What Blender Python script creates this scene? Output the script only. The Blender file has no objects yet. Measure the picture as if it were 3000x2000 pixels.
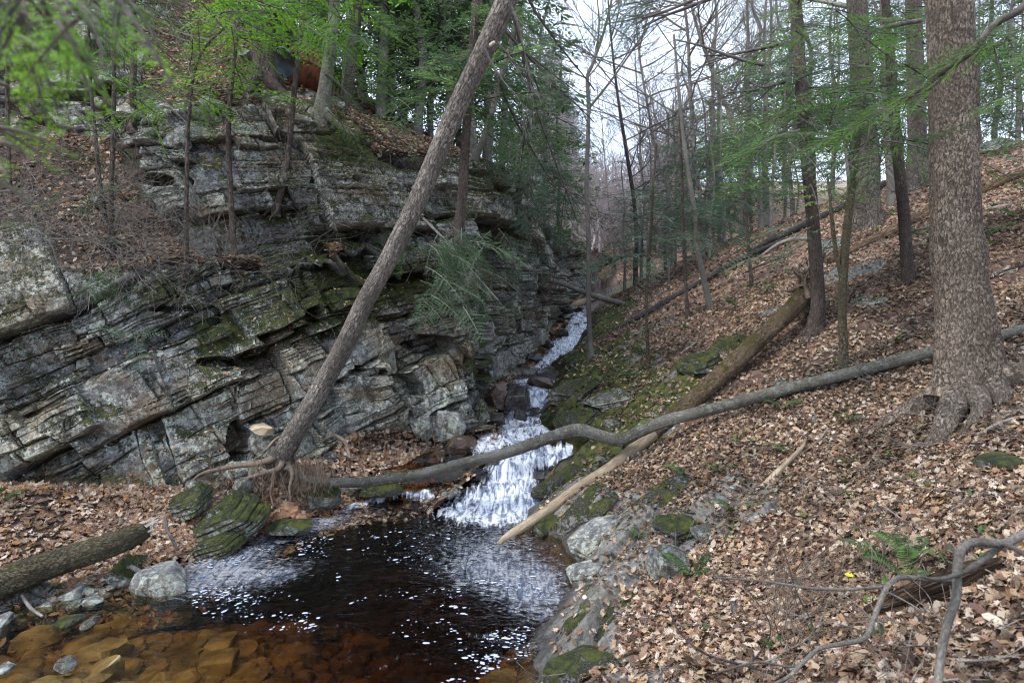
import bpy, math, random
import numpy as np
rng = np.random.default_rng(7)
random.seed(7)
F = 1955.0      # focal length in photograph pixels
H = 2.6         # camera height above the pool
HOR = 850.0     # horizon row
C = bpy.context.scene.collection

def P(px, py, d):
    return np.array([(px-1500.0)/F*d, d, H-(py-HOR)/F*d])

def PZ(px, py, z):
    return P(px, py, (H-z)*F/(py-HOR))

# ------------------------------------------------------------------ noise
def _h(ix, iy, iz, seed):
    h = (ix.astype(np.uint32)*np.uint32(374761393) + iy.astype(np.uint32)*np.uint32(668265263)
         + iz.astype(np.uint32)*np.uint32(2246822519) + np.uint32((seed*3266489917) & 0xffffffff))
    h = (h ^ (h >> np.uint32(13)))*np.uint32(1274126177)
    h = (h ^ (h >> np.uint32(16)))*np.uint32(2654435761)
    h = h ^ (h >> np.uint32(15))
    return (h & np.uint32(0xffffff)).astype(np.float64)/0xffffff

def hsh(a, b=0, seed=0):
    a = np.asarray(a); b = np.broadcast_to(np.asarray(b), a.shape)
    return _h(a.astype(np.int64), b.astype(np.int64), np.zeros(a.shape, np.int64), seed)

def vn(x, y, z, seed=0):
    x, y, z = np.broadcast_arrays(np.asarray(x, float), np.asarray(y, float), np.asarray(z, float))
    fx, fy, fz = np.floor(x), np.floor(y), np.floor(z)
    tx, ty, tz = x-fx, y-fy, z-fz
    tx = tx*tx*(3-2*tx); ty = ty*ty*(3-2*ty); tz = tz*tz*(3-2*tz)
    ix, iy, iz = fx.astype(np.int64), fy.astype(np.int64), fz.astype(np.int64)
    r = 0
    for a in (0, 1):
        for b in (0, 1):
            for c in (0, 1):
                w = (tx if a else 1-tx)*(ty if b else 1-ty)*(tz if c else 1-tz)
                r = r + w*_h(ix+a, iy+b, iz+c, seed)
    return r*2-1

def fbm(x, y, z, o=4, seed=0, g=.5):
    s = 0; a = 1.0; t = 0
    for i in range(o):
        s = s + a*vn(x*2**i, y*2**i, z*2**i, seed+i*17); t += a; a *= g
    return s/t

def ss(a, b, x):
    t = np.clip((np.asarray(x, float)-a)/(b-a), 0, 1)
    return t*t*(3-2*t)

# ------------------------------------------------------------------ objects
def mk(name, V, faces, mat=None, parent=None, uv=None, attrs=None, smooth=True, midx=None, origin=None):
    """faces: array (n,3|4) or a list of such arrays; uv: per-vertex (n,2); attrs: {name: per-vertex float or colour}"""
    V = np.asarray(V, float)
    if isinstance(faces, np.ndarray): faces = [faces]
    faces = [np.asarray(f, np.int32) for f in faces if len(f)]
    me = bpy.data.meshes.new(name)
    if origin is not None: V = V-np.asarray(origin)
    me.vertices.add(len(V)); me.vertices.foreach_set('co', V.astype(np.float32).ravel())
    li = np.concatenate([f.ravel() for f in faces])
    tot = np.concatenate([np.full(len(f), f.shape[1], np.int32) for f in faces])
    st = np.concatenate([[0], np.cumsum(tot)[:-1]]).astype(np.int32)
    me.loops.add(len(li)); me.loops.foreach_set('vertex_index', li)
    me.polygons.add(len(tot)); me.polygons.foreach_set('loop_start', st); me.polygons.foreach_set('loop_total', tot)
    if smooth is True or smooth is False:
        me.polygons.foreach_set('use_smooth', np.full(len(tot), bool(smooth)))
    if midx is not None:
        me.polygons.foreach_set('material_index', np.asarray(midx, np.int32))
    me.update(calc_edges=True)
    if uv is not None:
        l = me.uv_layers.new(name='UVMap'); l.data.foreach_set('uv', np.asarray(uv, np.float32)[li].ravel())
    for k, a in (attrs or {}).items():
        a = np.asarray(a, np.float32)
        if a.ndim == 1:
            at = me.attributes.new(k, 'FLOAT', 'POINT'); at.data.foreach_set('value', a)
        else:
            at = me.attributes.new(k, 'FLOAT_COLOR', 'POINT')
            at.data.foreach_set('color', np.concatenate([a, np.ones((len(a), 1), np.float32)], 1).ravel())
    o = bpy.data.objects.new(name, me); C.objects.link(o)
    for m in (mat if isinstance(mat, (list, tuple)) else [mat]):
        if m is not None: me.materials.append(m)
    if origin is not None and parent is None: o.location = origin
    if parent is not None:
        o.parent = parent
        if origin is None: o.location = [-c for c in parent.location]   # verts are in world space
    return o

def thing(name, label, cat, loc=(0, 0, 0), group=None):
    o = bpy.data.objects.new(name, None); C.objects.link(o)
    o.empty_display_size = .2
    o.location = [float(c) for c in loc]; o['label'] = label; o['category'] = cat
    if group: o['group'] = group
    return o

def tag(o, label, cat, group=None, kind=None):
    o['label'] = label; o['category'] = cat
    if group: o['group'] = group
    if kind: o['kind'] = kind
    return o

def struct(o, kind='structure'):
    o['kind'] = kind; return o

class Acc:
    """collects several pieces into one mesh"""
    def __init__(s): s.v = []; s.f = {3: [], 4: []}; s.u = []; s.n = 0; s.a = []; s.m = {3: [], 4: []}
    def add(s, V, Fc, uv=None, a=None, m=0):
        V = np.asarray(V, float)
        if isinstance(Fc, np.ndarray): Fc = [Fc]
        for f in Fc:
            f = np.asarray(f, np.int64)
            if len(f): s.f[f.shape[1]].append(f+s.n); s.m[f.shape[1]].append(np.full(len(f), m))
        s.v.append(V); s.u.append(np.zeros((len(V), 2)) if uv is None else uv)
        if a is not None: s.a.append(a)
        s.n += len(V)
    def build(s, name, mat, parent=None, smooth=True, aname='col', **k):
        fs, ms = [], []
        for q in (3, 4):
            if s.f[q]: fs.append(np.concatenate(s.f[q])); ms.append(np.concatenate(s.m[q]))
        at = {aname: np.concatenate(s.a)} if s.a else None
        return mk(name, np.concatenate(s.v), fs, mat, parent, np.concatenate(s.u), at, smooth, np.concatenate(ms), **k)

def crv(pts, n):
    """Catmull-Rom through rows of pts, n samples"""
    p = np.asarray(pts, float)
    p = np.vstack([2*p[0]-p[1], p, 2*p[-1]-p[-2]])
    t = np.linspace(0, len(pts)-1-1e-9, n); i = np.floor(t).astype(int); f = (t-i)[:, None]
    a, b, c, d = p[i], p[i+1], p[i+2], p[i+3]
    return .5*(2*b+(c-a)*f+(2*a-5*b+4*c-d)*f*f+(3*b-a-3*c+d)*f**3)

def frames(pts):
    T = np.gradient(pts, axis=0); T /= np.linalg.norm(T, axis=1)[:, None]+1e-12
    up = np.array([0, 0, 1.]) if abs(T[0][2]) < .9 else np.array([0, 1., 0])
    N = np.zeros_like(T); n = np.cross(T[0], up); n /= np.linalg.norm(n)
    for i in range(len(T)):
        n = n-T[i]*np.dot(n, T[i]); n /= np.linalg.norm(n)+1e-12; N[i] = n
    return T, N, np.cross(T, N)

def tube(pts, rad, k=6, disp=None, cap=True):
    pts = np.asarray(pts, float); rad = np.broadcast_to(np.asarray(rad, float), (len(pts),))
    T, N, B = frames(pts)
    th = np.linspace(0, 2*np.pi, k, endpoint=False)
    L = np.concatenate([[0], np.cumsum(np.linalg.norm(np.diff(pts, axis=0), axis=1))])
    R = rad[:, None]*np.ones((1, k))
    if disp is not None: R = R*(1+disp(L[:, None]+0*th[None], th[None]+0*L[:, None], rad[:, None]))
    V = pts[:, None]+R[..., None]*(np.cos(th)[None, :, None]*N[:, None]+np.sin(th)[None, :, None]*B[:, None])
    n = len(pts)
    i = np.arange(n-1)[:, None]*k; j = np.arange(k)[None]; j2 = (j+1) % k
    f = np.stack([i+j, i+j2, i+k+j2, i+k+j], -1).reshape(-1, 4)
    V = V.reshape(-1, 3)
    uv = np.stack([np.broadcast_to(th[None]*rad.mean(), (n, k)), np.broadcast_to(L[:, None], (n, k))], -1).reshape(-1, 2)
    fs = [f]
    if cap:
        V = np.vstack([V, pts[:1], pts[-1:]]); uv = np.vstack([uv, uv[:1], uv[-1:]])
        a = np.arange(k); b = (a+1) % k
        fs.append(np.stack([b, a, np.full(k, n*k)], 1)); o = (n-1)*k
        fs.append(np.stack([o+a, o+b, np.full(k, n*k+1)], 1))
    return V, fs, uv

def bark(amp=.06, fa=18, fl=6, seed=0, lump=.06):
    """ridged bark relief: fa cells round, fl cells per metre along"""
    def d(L, th, r):
        cx, cy = np.cos(th), np.sin(th)
        k = fa/6.28
        w = .25*vn(cx*k, cy*k, L*fl*1.3, seed+3)
        a = np.abs(vn(cx*k+w, cy*k+w, L*fl+w, seed)); b = np.abs(vn(cx*k*2.2, cy*k*2.2, L*fl*2.1, seed+5))
        a = 1-np.clip(a*3.2, 0, 1); b = 1-np.clip(b*3, 0, 1)
        lu = fbm(cx*1.2, cy*1.2, L*1.6, 3, seed+9)
        return -amp*(a*.7+b*.4)+lump*lu
    return d

def pxpath(pts):
    """[(px,py,d,half width px)] -> points, radii in metres"""
    a = np.array(pts, float)
    return np.array([P(*q[:3]) for q in a]), a[:, 3]/F*a[:, 2]

def rot_to(d):
    d = np.asarray(d, float)/np.linalg.norm(d)
    a = np.array([0, 0, 1.]) if abs(d[2]) < .95 else np.array([1., 0, 0])
    y = np.cross(a, d); y /= np.linalg.norm(y); z = np.cross(d, y)
    return np.stack([d, y, z], 1)
# ------------------------------------------------------------------ materials
class NT:
    def __init__(s, name):
        s.m = bpy.data.materials.new(name); s.m.use_nodes = True
        s.t = s.m.node_tree; s.t.nodes.clear(); s.out = s.t.nodes.new('ShaderNodeOutputMaterial')
    def n(s, typ, **k):
        nd = s.t.nodes.new('ShaderNode'+typ)
        for a, v in k.items():
            if hasattr(nd, a) and a not in ('Color',): setattr(nd, a, v)
            else: s.set(nd.inputs[a.replace('_', ' ')], v)
        return nd
    def set(s, inp, v):
        if isinstance(v, bpy.types.NodeSocket): s.t.links.new(v, inp)
        elif isinstance(v, (tuple, list)) and len(v) == 3 and inp.type == 'RGBA': inp.default_value = (*v, 1)
        else: inp.default_value = v
    def math(s, op, a, b=0.0, clamp=False):
        nd = s.t.nodes.new('ShaderNodeMath'); nd.operation = op; nd.use_clamp = clamp
        s.set(nd.inputs[0], a); s.set(nd.inputs[1], b); return nd.outputs[0]
    def mix(s, f, a, b, mode='MIX'):
        nd = s.t.nodes.new('ShaderNodeMix'); nd.data_type = 'RGBA'; nd.blend_type = mode
        s.set(nd.inputs[0], f); s.set(nd.inputs[6], a); s.set(nd.inputs[7], b); return nd.outputs[2]
    def ramp(s, v, a, b, x=0.0, y=1.0):
        nd = s.t.nodes.new('ShaderNodeMapRange'); nd.interpolation_type = 'SMOOTHSTEP'
        s.set(nd.inputs[0], v)
        for i, q in enumerate((a, b, x, y)): s.set(nd.inputs[1+i], q)
        return nd.outputs[0]
    def coord(s, kind='Object'):
        return s.n('TexCoord').outputs[kind]
    def scale(s, v, sc, rot=(0, 0, 0)):
        m = s.n('Mapping'); s.set(m.inputs[0], v); m.inputs['Scale'].default_value = sc; m.inputs['Rotation'].default_value = rot
        return m.outputs[0]
    def noise(s, v, sc, det=5, rough=.6, dist=0):
        nd = s.n('TexNoise'); s.set(nd.inputs['Vector'], v)
        nd.inputs['Scale'].default_value = sc; nd.inputs['Detail'].default_value = det
        nd.inputs['Roughness'].default_value = rough; nd.inputs['Distortion'].default_value = dist
        return nd.outputs[0]
    def voro(s, v, sc, feat='F1', rand=1):
        nd = s.n('TexVoronoi'); nd.feature = feat; s.set(nd.inputs['Vector'], v)
        nd.inputs['Scale'].default_value = sc; nd.inputs['Randomness'].default_value = rand
        return nd
    def attr(s, name, out='Fac'):
        nd = s.n('Attribute'); nd.attribute_name = name; return nd.outputs[out]
    def bump(s, h, st=.5, dist=.02, nrm=None):
        nd = s.n('Bump'); nd.inputs['Strength'].default_value = st; nd.inputs['Distance'].default_value = dist
        s.set(nd.inputs['Height'], h)
        if nrm is not None: s.set(nd.inputs['Normal'], nrm)
        return nd.outputs[0]
    def bsdf(s, col, rough=.8, nrm=None, spec=.25, **k):
        b = s.n('BsdfPrincipled'); s.set(b.inputs['Base Color'], col); s.set(b.inputs['Roughness'], rough)
        s.set(b.inputs['Specular IOR Level'], spec)
        if nrm is not None: s.set(b.inputs['Normal'], nrm)
        for a, v in k.items(): s.set(b.inputs[a.replace('_', ' ')], v)
        return b.outputs[0]
    def done(s, sh): s.t.links.new(sh, s.out.inputs[0]); return s.m

def rock_colour(t, o, tone=1.0, lich=1.0):
    n1 = t.noise(o, 1.1, 5, .65); n2 = t.noise(o, 6, 9, .78); n3 = t.noise(o, 38, 5, .75); n4 = t.noise(t.scale(o, (1, 1, 2.4)), 2.6, 8, .7)
    c = t.mix(t.ramp(n2, .36, .62), (.070*tone, .072*tone, .076*tone), (.235*tone, .235*tone, .235*tone))
    c = t.mix(t.math('MULTIPLY', t.ramp(n1, .42, .62), .75), c, t.mix(t.ramp(n2, .4, .6), (.085*tone, .070*tone, .045*tone), (.235*tone, .205*tone, .145*tone)))
    c = t.mix(t.math('MULTIPLY', t.ramp(n4, .56, .66), .7), c, (.10*tone, .060*tone, .032*tone))
    c = t.mix(t.ramp(n3, .36, .62, .45, .0), c, (.022, .020, .019))
    # lichen crusts, in colonies
    lv = t.noise(o, 15, 9, .8); col = t.noise(o, 1.7, 4, .6)
    lm = t.math('MULTIPLY', t.ramp(t.math('ADD', lv, t.math('MULTIPLY', col, .25)), .635, .675), .9*lich)
    c = t.mix(lm, c, t.mix(t.ramp(n3, .4, .6), (.20*tone, .225*tone, .20*tone), (.36*tone, .385*tone, .34*tone)))
    return c, n1, n2, n3, lm
MOSS_A, MOSS_B = (.012, .019, .005), (.066, .074, .013)
def m_rock(name, moss_bias=0.0, wet=False, tone=1.0, soil=True, lich=1.0):
    t = NT(name); o = t.coord(); c, n1, n2, n3, lm = rock_colour(t, o, tone, lich)
    if lich < 1: c = t.mix(.35, c, (.15, .135, .14))
    if soil:
        v = t.attr('var'); c = t.mix(1.0, c, t.n('CombineColor', Red=t.ramp(v, 0, 1, .55, 1.55), Green=t.ramp(v, 0, 1, .56, 1.5), Blue=t.ramp(v, 0, 1, .6, 1.4)).outputs[0], 'MULTIPLY')
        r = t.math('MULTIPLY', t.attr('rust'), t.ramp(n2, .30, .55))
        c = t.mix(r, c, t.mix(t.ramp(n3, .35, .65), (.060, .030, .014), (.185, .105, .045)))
    g = t.n('NewGeometry').outputs['Normal']; sep = t.n('SeparateXYZ'); t.set(sep.inputs[0], g)
    mn = t.math('ADD', t.noise(o, 5.0, 10, .92), t.math('MULTIPLY', t.noise(o, 34, 4, .7), .34))
    ms = t.math('ADD', mn, t.math('MULTIPLY', sep.outputs[2], .17))
    if soil: ms = t.math('ADD', ms, t.math('MULTIPLY', t.attr('moss'), .19))
    ms = t.math('ADD', ms, moss_bias-.88)
    mm = t.ramp(ms, .0, .04)
    c = t.mix(mm, c, t.mix(t.ramp(t.noise(o, 9, 6, .75), .38, .66), MOSS_A, MOSS_B))
    rough = .85
    if soil:
        so = t.ramp(t.math('ADD', t.attr('soil'), t.math('MULTIPLY', t.math('SUBTRACT', n2, .5), .5)), .42, .55)
        vl = t.voro(o, 17); vs = t.n('SeparateColor'); t.set(vs.inputs[0], vl.outputs['Color'])
        duff = t.mix(n3, (.022, .015, .011), (.085, .058, .042)); duff = t.mix(t.math('MULTIPLY', t.ramp(vs.outputs[0], .45, .8), .5), duff, t.mix(vs.outputs[1], (.07, .042, .030), (.24, .165, .12)))
        c = t.mix(so, c, duff)
        w = t.attr('wet'); rough = t.ramp(w, 0, 1, .85, .25)
        c = t.mix(1.0, c, t.n('CombineColor', Red=t.ramp(w, 0, 1, 1, .32), Green=t.ramp(w, 0, 1, 1, .30), Blue=t.ramp(w, 0, 1, 1, .28)).outputs[0], 'MULTIPLY')
    if wet: rough = .22
    h = t.math('ADD', t.math('MULTIPLY', n2, .8), t.math('ADD', t.math('MULTIPLY', n3, .35), t.math('MULTIPLY', mm, .5)))
    return t.done(t.bsdf(c, rough, t.bump(h, 1.0, .045), .3))

def m_bark(name, dark, light, su=9, sv=3.5, moss=0.0, lich=0.0, strength=.8, dist=.02, cracks=True):
    t = NT(name); uv = t.coord('UV'); o = t.coord()
    m = t.scale(uv, (su, sv, 1))
    w = t.noise(m, .8, 5, .7); w2 = t.noise(m, 2.3, 3, .7)
    vv = t.n('CombineXYZ'); t.set(vv.inputs[0], t.math('MULTIPLY', w, 2.2)); t.set(vv.inputs[1], t.math('MULTIPLY', w2, 1.5))
    mw = t.n('VectorMath', operation='ADD'); t.set(mw.inputs[0], m); t.set(mw.inputs[1], vv.outputs[0])
    n = t.noise(m, 3.2, 8, .75); no = t.noise(o, 3.0, 6, .65)
    e = t.voro(mw.outputs[0], 1.4, 'DISTANCE_TO_EDGE').outputs[0]; e2 = t.voro(mw.outputs[0], 3.6, 'DISTANCE_TO_EDGE').outputs[0]
    cr = t.ramp(t.math('ADD', e, t.math('MULTIPLY', t.math('SUBTRACT', n, .5), .35)), -.02, .12)
    cr2 = t.ramp(t.math('ADD', e2, t.math('MULTIPLY', t.math('SUBTRACT', n, .5), .5)), -.02, .10)
    c = t.mix(t.ramp(n, .32, .66), dark, light)
    c = t.mix(t.math('MULTIPLY', t.ramp(no, .4, .65), .5), c, tuple(min(1, x*1.35) for x in light)); big_ = t.noise(t.scale(o, (1, 1, .45)), 2.2, 4, .6); c = t.mix(1.0, c, t.mix(t.ramp(big_, .3, .7), (.62, .60, .58), (1.12, 1.1, 1.08)), 'MULTIPLY')
    ck = .66 if cracks else .25
    c = t.mix(t.math('MULTIPLY', t.math('SUBTRACT', 1.0, cr), t.math('MULTIPLY', t.ramp(no, .36, .58, .35, 1.1), ck)), c, tuple(x*.25 for x in dark))
    c = t.mix(t.math('MULTIPLY', t.math('SUBTRACT', 1.0, cr2), ck*.55), c, tuple(x*.4 for x in dark))
    if lich: c = t.mix(t.ramp(t.noise(o, 13, 7, .8), .66-lich, .70-lich), c, (.29, .32, .27))
    if moss:
        g = t.n('NewGeometry').outputs['Normal']; sep = t.n('SeparateXYZ'); t.set(sep.inputs[0], g)
        ms = t.math('ADD', t.noise(o, 7, 8, .8), t.math('MULTIPLY', sep.outputs[2], .10))
        c = t.mix(t.ramp(ms, .66-moss, .76-moss), c, (.085, .085, .015))
    h = t.math('ADD', t.math('MULTIPLY', cr, t.ramp(no, .36, .58, .4 if cracks else .2, 1.2 if cracks else .4)), t.math('ADD', t.math('MULTIPLY', cr2, .4), t.math('MULTIPLY', n, .7)))
    return t.done(t.bsdf(c, .9, t.bump(h, strength, dist), .15))

def m_simple(name, a, b, sc=8, rough=.85, bump=.3, dist=.01, spec=.2):
    t = NT(name); o = t.coord(); n = t.noise(o, sc, 6, .65)
    return t.done(t.bsdf(t.mix(t.ramp(n, .3, .7), a, b), rough, t.bump(n, bump, dist), spec))

def m_leaf(name, trans=.25, rough=.6, spec=.3, mul=(1, 1, 1)):
    """foliage coloured by the per-leaf attribute col"""
    t = NT(name); c = t.attr('col', 'Color'); o = t.coord(); n = t.noise(o, 30, 3, .6)
    c = t.mix(1.0, c, t.mix(n, (.8*mul[0], .8*mul[1], .8*mul[2]), (1.2*mul[0], 1.2*mul[1], 1.2*mul[2])), 'MULTIPLY')
    b = t.bsdf(c, rough, None, spec)
    tr = t.n('BsdfTranslucent'); t.set(tr.inputs[0], c)
    mx = t.n('MixShader'); mx.inputs[0].default_value = trans
    t.t.links.new(b, mx.inputs[1]); t.t.links.new(tr.outputs[0], mx.inputs[2])
    return t.done(mx.outputs[0])

def m_ground():
    t = NT('forest_floor'); o = t.coord()
    v = t.voro(o, 13); sc = t.n('SeparateColor'); t.set(sc.inputs[0], v.outputs['Color'])
    v2 = t.voro(o, 27); s2 = t.n('SeparateColor'); t.set(s2.inputs[0], v2.outputs['Color'])
    leaf = t.mix(sc.outputs[0], (.075, .042, .03), (.27, .175, .13)); leaf = t.mix(t.math('MULTIPLY', s2.outputs[1], .6), leaf, (.20, .12, .09))
    n2 = t.noise(o, 9, 6, .7); n3 = t.noise(o, 40, 4, .7)
    soil = t.mix(n3, (.03, .02, .014), (.09, .06, .042))
    c = t.mix(t.attr('far'), soil, leaf)
    rk = rock_colour(t, o, .95, .5)[0]; rk = t.mix(.25, rk, (.105, .092, .092))
    g = t.n('NewGeometry').outputs['Normal']; sep = t.n('SeparateXYZ'); t.set(sep.inputs[0], g)
    mn = t.math('ADD', t.noise(t.scale(o, (1, 1, 2)), 2.6, 8, .75), t.math('MULTIPLY', t.attr('moss'), .35))
    mn = t.math('ADD', mn, t.math('MULTIPLY', t.noise(o, 25, 4, .7), .2)); mm = t.ramp(mn, .74, .79)
    mossc = t.mix(t.ramp(t.noise(o, 7, 5, .6), .35, .65), MOSS_A, MOSS_B)
    rk = t.mix(mm, rk, mossc)
    rf = t.ramp(t.math('ADD', t.attr('rock'), t.math('MULTIPLY', t.math('SUBTRACT', n2, .5), .5)), .44, .56)
    c = t.mix(rf, c, rk)
    bed = t.mix(t.ramp(n2, .4, .6), (.035, .024, .014), (.16, .11, .06)); c = t.mix(t.attr('bed'), c, bed)
    gr = t.attr('green'); c = t.mix(t.math('MULTIPLY', gr, t.ramp(n2, .4, .55)), c, (.07, .11, .03))
    w = t.attr('wet'); c = t.mix(1.0, c, t.n('CombineColor', Red=t.ramp(w, 0, 1, 1, .4), Green=t.ramp(w, 0, 1, 1, .38), Blue=t.ramp(w, 0, 1, 1, .36)).outputs[0], 'MULTIPLY')
    h = t.math('ADD', t.math('MULTIPLY', n2, .5), t.math('ADD', t.math('MULTIPLY', n3, .3), t.math('MULTIPLY', v.outputs[0], t.math('MULTIPLY', t.attr('far'), .7))))
    return t.done(t.bsdf(c, t.ramp(w, 0, 1, .85, .3), t.bump(h, .8, .03), .3))

def m_water():
    t = NT('stream_water'); o = t.coord(); uv = t.coord('UV')
    st = t.noise(t.scale(uv, (15, 3.0, 1)), 1, 7, .65, 1.2)     # streaks along the flow
    cl = t.noise(o, 9, 6, .65, 1.2); fn = t.noise(t.scale(o, (1, 1.8, 1), (0, 0, .5)), 6, 6, .68, 3.0)
    fo = t.attr('foam')
    k = t.math('SUBTRACT', t.math('ADD', t.math('MULTIPLY', st, .90), t.math('MULTIPLY', cl, .45)), .18)
    fm = t.ramp(t.math('ADD', k, t.math('MULTIPLY', fo, .58)), .64, .98)
    fine = t.ramp(t.math('ADD', fn, t.math('MULTIPLY', t.attr('lace'), .34)), .70, .95)
    fm = t.math('MAXIMUM', fm, t.math('MULTIPLY', fine, .42))
    wv = t.math('ADD', t.noise(t.scale(o, (1, 1.7, 1)), 4.2, 3, .55, .5), t.math('MULTIPLY', t.noise(t.scale(o, (1, 2.0, 1)), 15, 3, .6, .8), .36))
    nr = t.bump(wv, .6, .032)
    fr = t.n('Fresnel'); fr.inputs[0].default_value = 1.34; t.set(fr.inputs['Normal'], nr)
    gl = t.n('BsdfGlossy'); gl.inputs['Roughness'].default_value = .06; t.set(gl.inputs['Color'], (.95, .97, 1.0)); t.set(gl.inputs['Normal'], nr)
    tr = t.n('BsdfTransparent'); t.set(tr.inputs[0], (.86, .80, .66))
    m1 = t.n('MixShader'); t.set(m1.inputs[0], fr.outputs[0]); t.t.links.new(tr.outputs[0], m1.inputs[1]); t.t.links.new(gl.outputs[0], m1.inputs[2])
    fb = t.bsdf(t.mix(t.ramp(k, .38, .60), (.17, .21, .30), (.70, .73, .79)), .5, t.bump(k, .8, .05), .3)
    m2 = t.n('MixShader'); t.set(m2.inputs[0], fm); t.t.links.new(m1.outputs[0], m2.inputs[1]); t.t.links.new(fb, m2.inputs[2])
    ab = t.n('VolumeAbsorption'); t.set(ab.inputs[0], (.66, .50, .22)); ab.inputs['Density'].default_value = 4.0
    t.t.links.new(ab.outputs[0], t.out.inputs['Volume'])
    return t.done(m2.outputs[0])

M = dict(
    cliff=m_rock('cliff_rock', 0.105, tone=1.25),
    rock=m_rock('loose_rock', 0.05, soil=False), rockmoss=m_rock('mossy_rock', .18, soil=False), rockpale=m_rock('pale_rock', -.05, soil=False, tone=1.3),
    slab=m_rock('slab_rock', .11, soil=False, tone=.9, lich=.5),
    wetrock=m_simple('wet_rock', (.012, .012, .013), (.05, .045, .042), 9, .18, .6, .03, .5),
    wetbrown=m_simple('wet_brown_rock', (.03, .02, .014), (.10, .06, .045), 9, .3, .6, .03, .5),
    redrock=m_simple('rust_stone', (.10, .05, .03), (.30, .17, .10), 6, .8, .6, .02),
    amber=m_simple('submerged_stone', (.07, .055, .03), (.42, .34, .18), 2.6, .7, .5, .02),
    ground=m_ground(), water=m_water(),
    foam=m_simple('foam', (.30, .34, .46), (.50, .54, .66), 20, .5, .2, .01),
    bark_big=m_bark('scaly_bark', (.150, .118, .096), (.33, .275, .225), 18, 10, lich=.0, strength=1.0, dist=.02),
    bark_lean=m_bark('split_bark', (.16, .14, .12), (.47, .425, .37), 22, 8, strength=1.0, dist=.03),
    bark_hem=m_bark('hemlock_bark', (.070, .053, .045), (.190, .155, .135), 30, 8, strength=.9),
    bark_grey=m_bark('grey_bark', (.105, .095, .085), (.22, .205, .185), 26, 16, lich=.04, strength=.6, cracks=False),
    bark_pale=m_bark('lichen_bark', (.17, .15, .12), (.33, .31, .26), 26, 12, lich=.12, strength=.8),
    bark_dark=m_bark('dead_bark', (.035, .032, .032), (.09, .082, .08), 24, 9, strength=.7),
    bark_moss=m_bark('mossy_bark', (.105, .078, .05), (.215, .16, .11), 22, 8, moss=.10, strength=.9),
    bark_old=m_bark('ridged_bark', (.11, .092, .075), (.27, .235, .20), 18, 6, lich=.03, strength=1.0, dist=.03),
    bark_far=m_bark('woodland_bark', (.17, .15, .14), (.33, .305, .29), 12, 5, strength=.5),
    bark_log=m_bark('log_bark', (.12, .108, .09), (.36, .34, .295), 26, 18, moss=.05, lich=.13, strength=1.0, cracks=False),
    bark_green=m_bark('greenish_bark', (.105, .09, .055), (.20, .175, .12), 26, 16, moss=.03, strength=1.0),
    wood=m_bark('bare_wood', (.17, .125, .085), (.44, .36, .255), 34, 2.0, strength=.4, cracks=False),
    wood_brown=m_bark('brown_wood', (.06, .04, .026), (.23, .155, .095), 34, 2.0, moss=.03, strength=1.0, cracks=True),
    wood_rot=m_bark('rotten_wood', (.03, .02, .014), (.13, .085, .055), 20, 1.5, strength=1.0),
    splinter=m_simple('splintered_wood', (.35, .29, .22), (.62, .56, .47), 20, .8, .5),
    twig=m_simple('twig_bark', (.10, .085, .075), (.27, .245, .22), 14, .8, .2),
    twig_dark=m_simple('dark_twig_bark', (.045, .037, .033), (.13, .11, .10), 14, .8, .2),
    root=m_simple('root_bark', (.09, .062, .045), (.22, .17, .13), 14, .85, .4),
    needle=m_leaf('hemlock_needles', .42), litter=m_leaf('dead_leaves', .15, .75, .2, (.95, 1.0, .90)),
    fern=m_leaf('fern_leaves', .35), rust=m_simple('rusty_steel', (.06, .025, .015), (.22, .08, .04), 7, .7, .4),
    steel=m_simple('bluish_steel', (.16, .20, .27), (.34, .40, .50), 5, .35, .1, .01, .6),
    moss=m_simple('moss_cushion', (.035, .05, .008), (.14, .15, .02), 30, .95, .9, .03),
    yellow=m_simple('yellow_petal', (.75, .62, .02), (.85, .75, .03), 20, .6, .1),
)
# ------------------------------------------------------------------ the stream's level and right edge
ZY = [0, 8.35, 8.48, 8.74, 8.84, 9.08, 9.16, 9.4, 10.6, 11.3, 11.75, 12.1, 13.6, 15.0, 16.0, 17.0, 18.2, 20, 26, 34, 60]
ZZ = [0, 0,    .13,  .17,  .32,  .35,  .43,  .46, .52,  .58,  .62,   .82, .88, 1.0, 1.12, 1.42, 1.62, 1.9, 2.4, 3.2, 6.5]
def zw(y): return np.interp(y, ZY, ZZ)
EY = [-8, 0, 2.5, 4.42, 5.13, 5.7, 6.4, 6.9, 7.4, 7.9, 8.55, 9.2, 9.8, 10.4, 11.6, 12.4, 12.9, 13.8, 14.9, 16.65, 19.5, 26, 40, 80]
EX = [-3, -1.5, -.7, .10, .16, .50, .62, .50, .18, .18, .44, .86, .62, .42, .52, .72, .90, .96, .86, 1.7, 2.25, 3.6, 6.0, 12]
def xe(y): return np.interp(y, EY, EX)+.05*vn(y*2.3, 0, 0, 5)+.03*vn(y*6, 0, 0, 6)

def strata(q, w, thick, seed, sharp=.12):
    """saw-tooth of tilted slabs across q; returns height 0..1 and slab id"""
    k = q/thick+.55*vn(w*.35, q*.2, 0, seed)+.12*vn(w*1.7, q, 0, seed+1)
    i = np.floor(k); f = k-i
    amp = .35+.65*hsh(i.astype(int), 0, seed)
    return np.where(f < sharp, f/sharp, 1-(f-sharp)/(1-sharp))*amp, i

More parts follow.
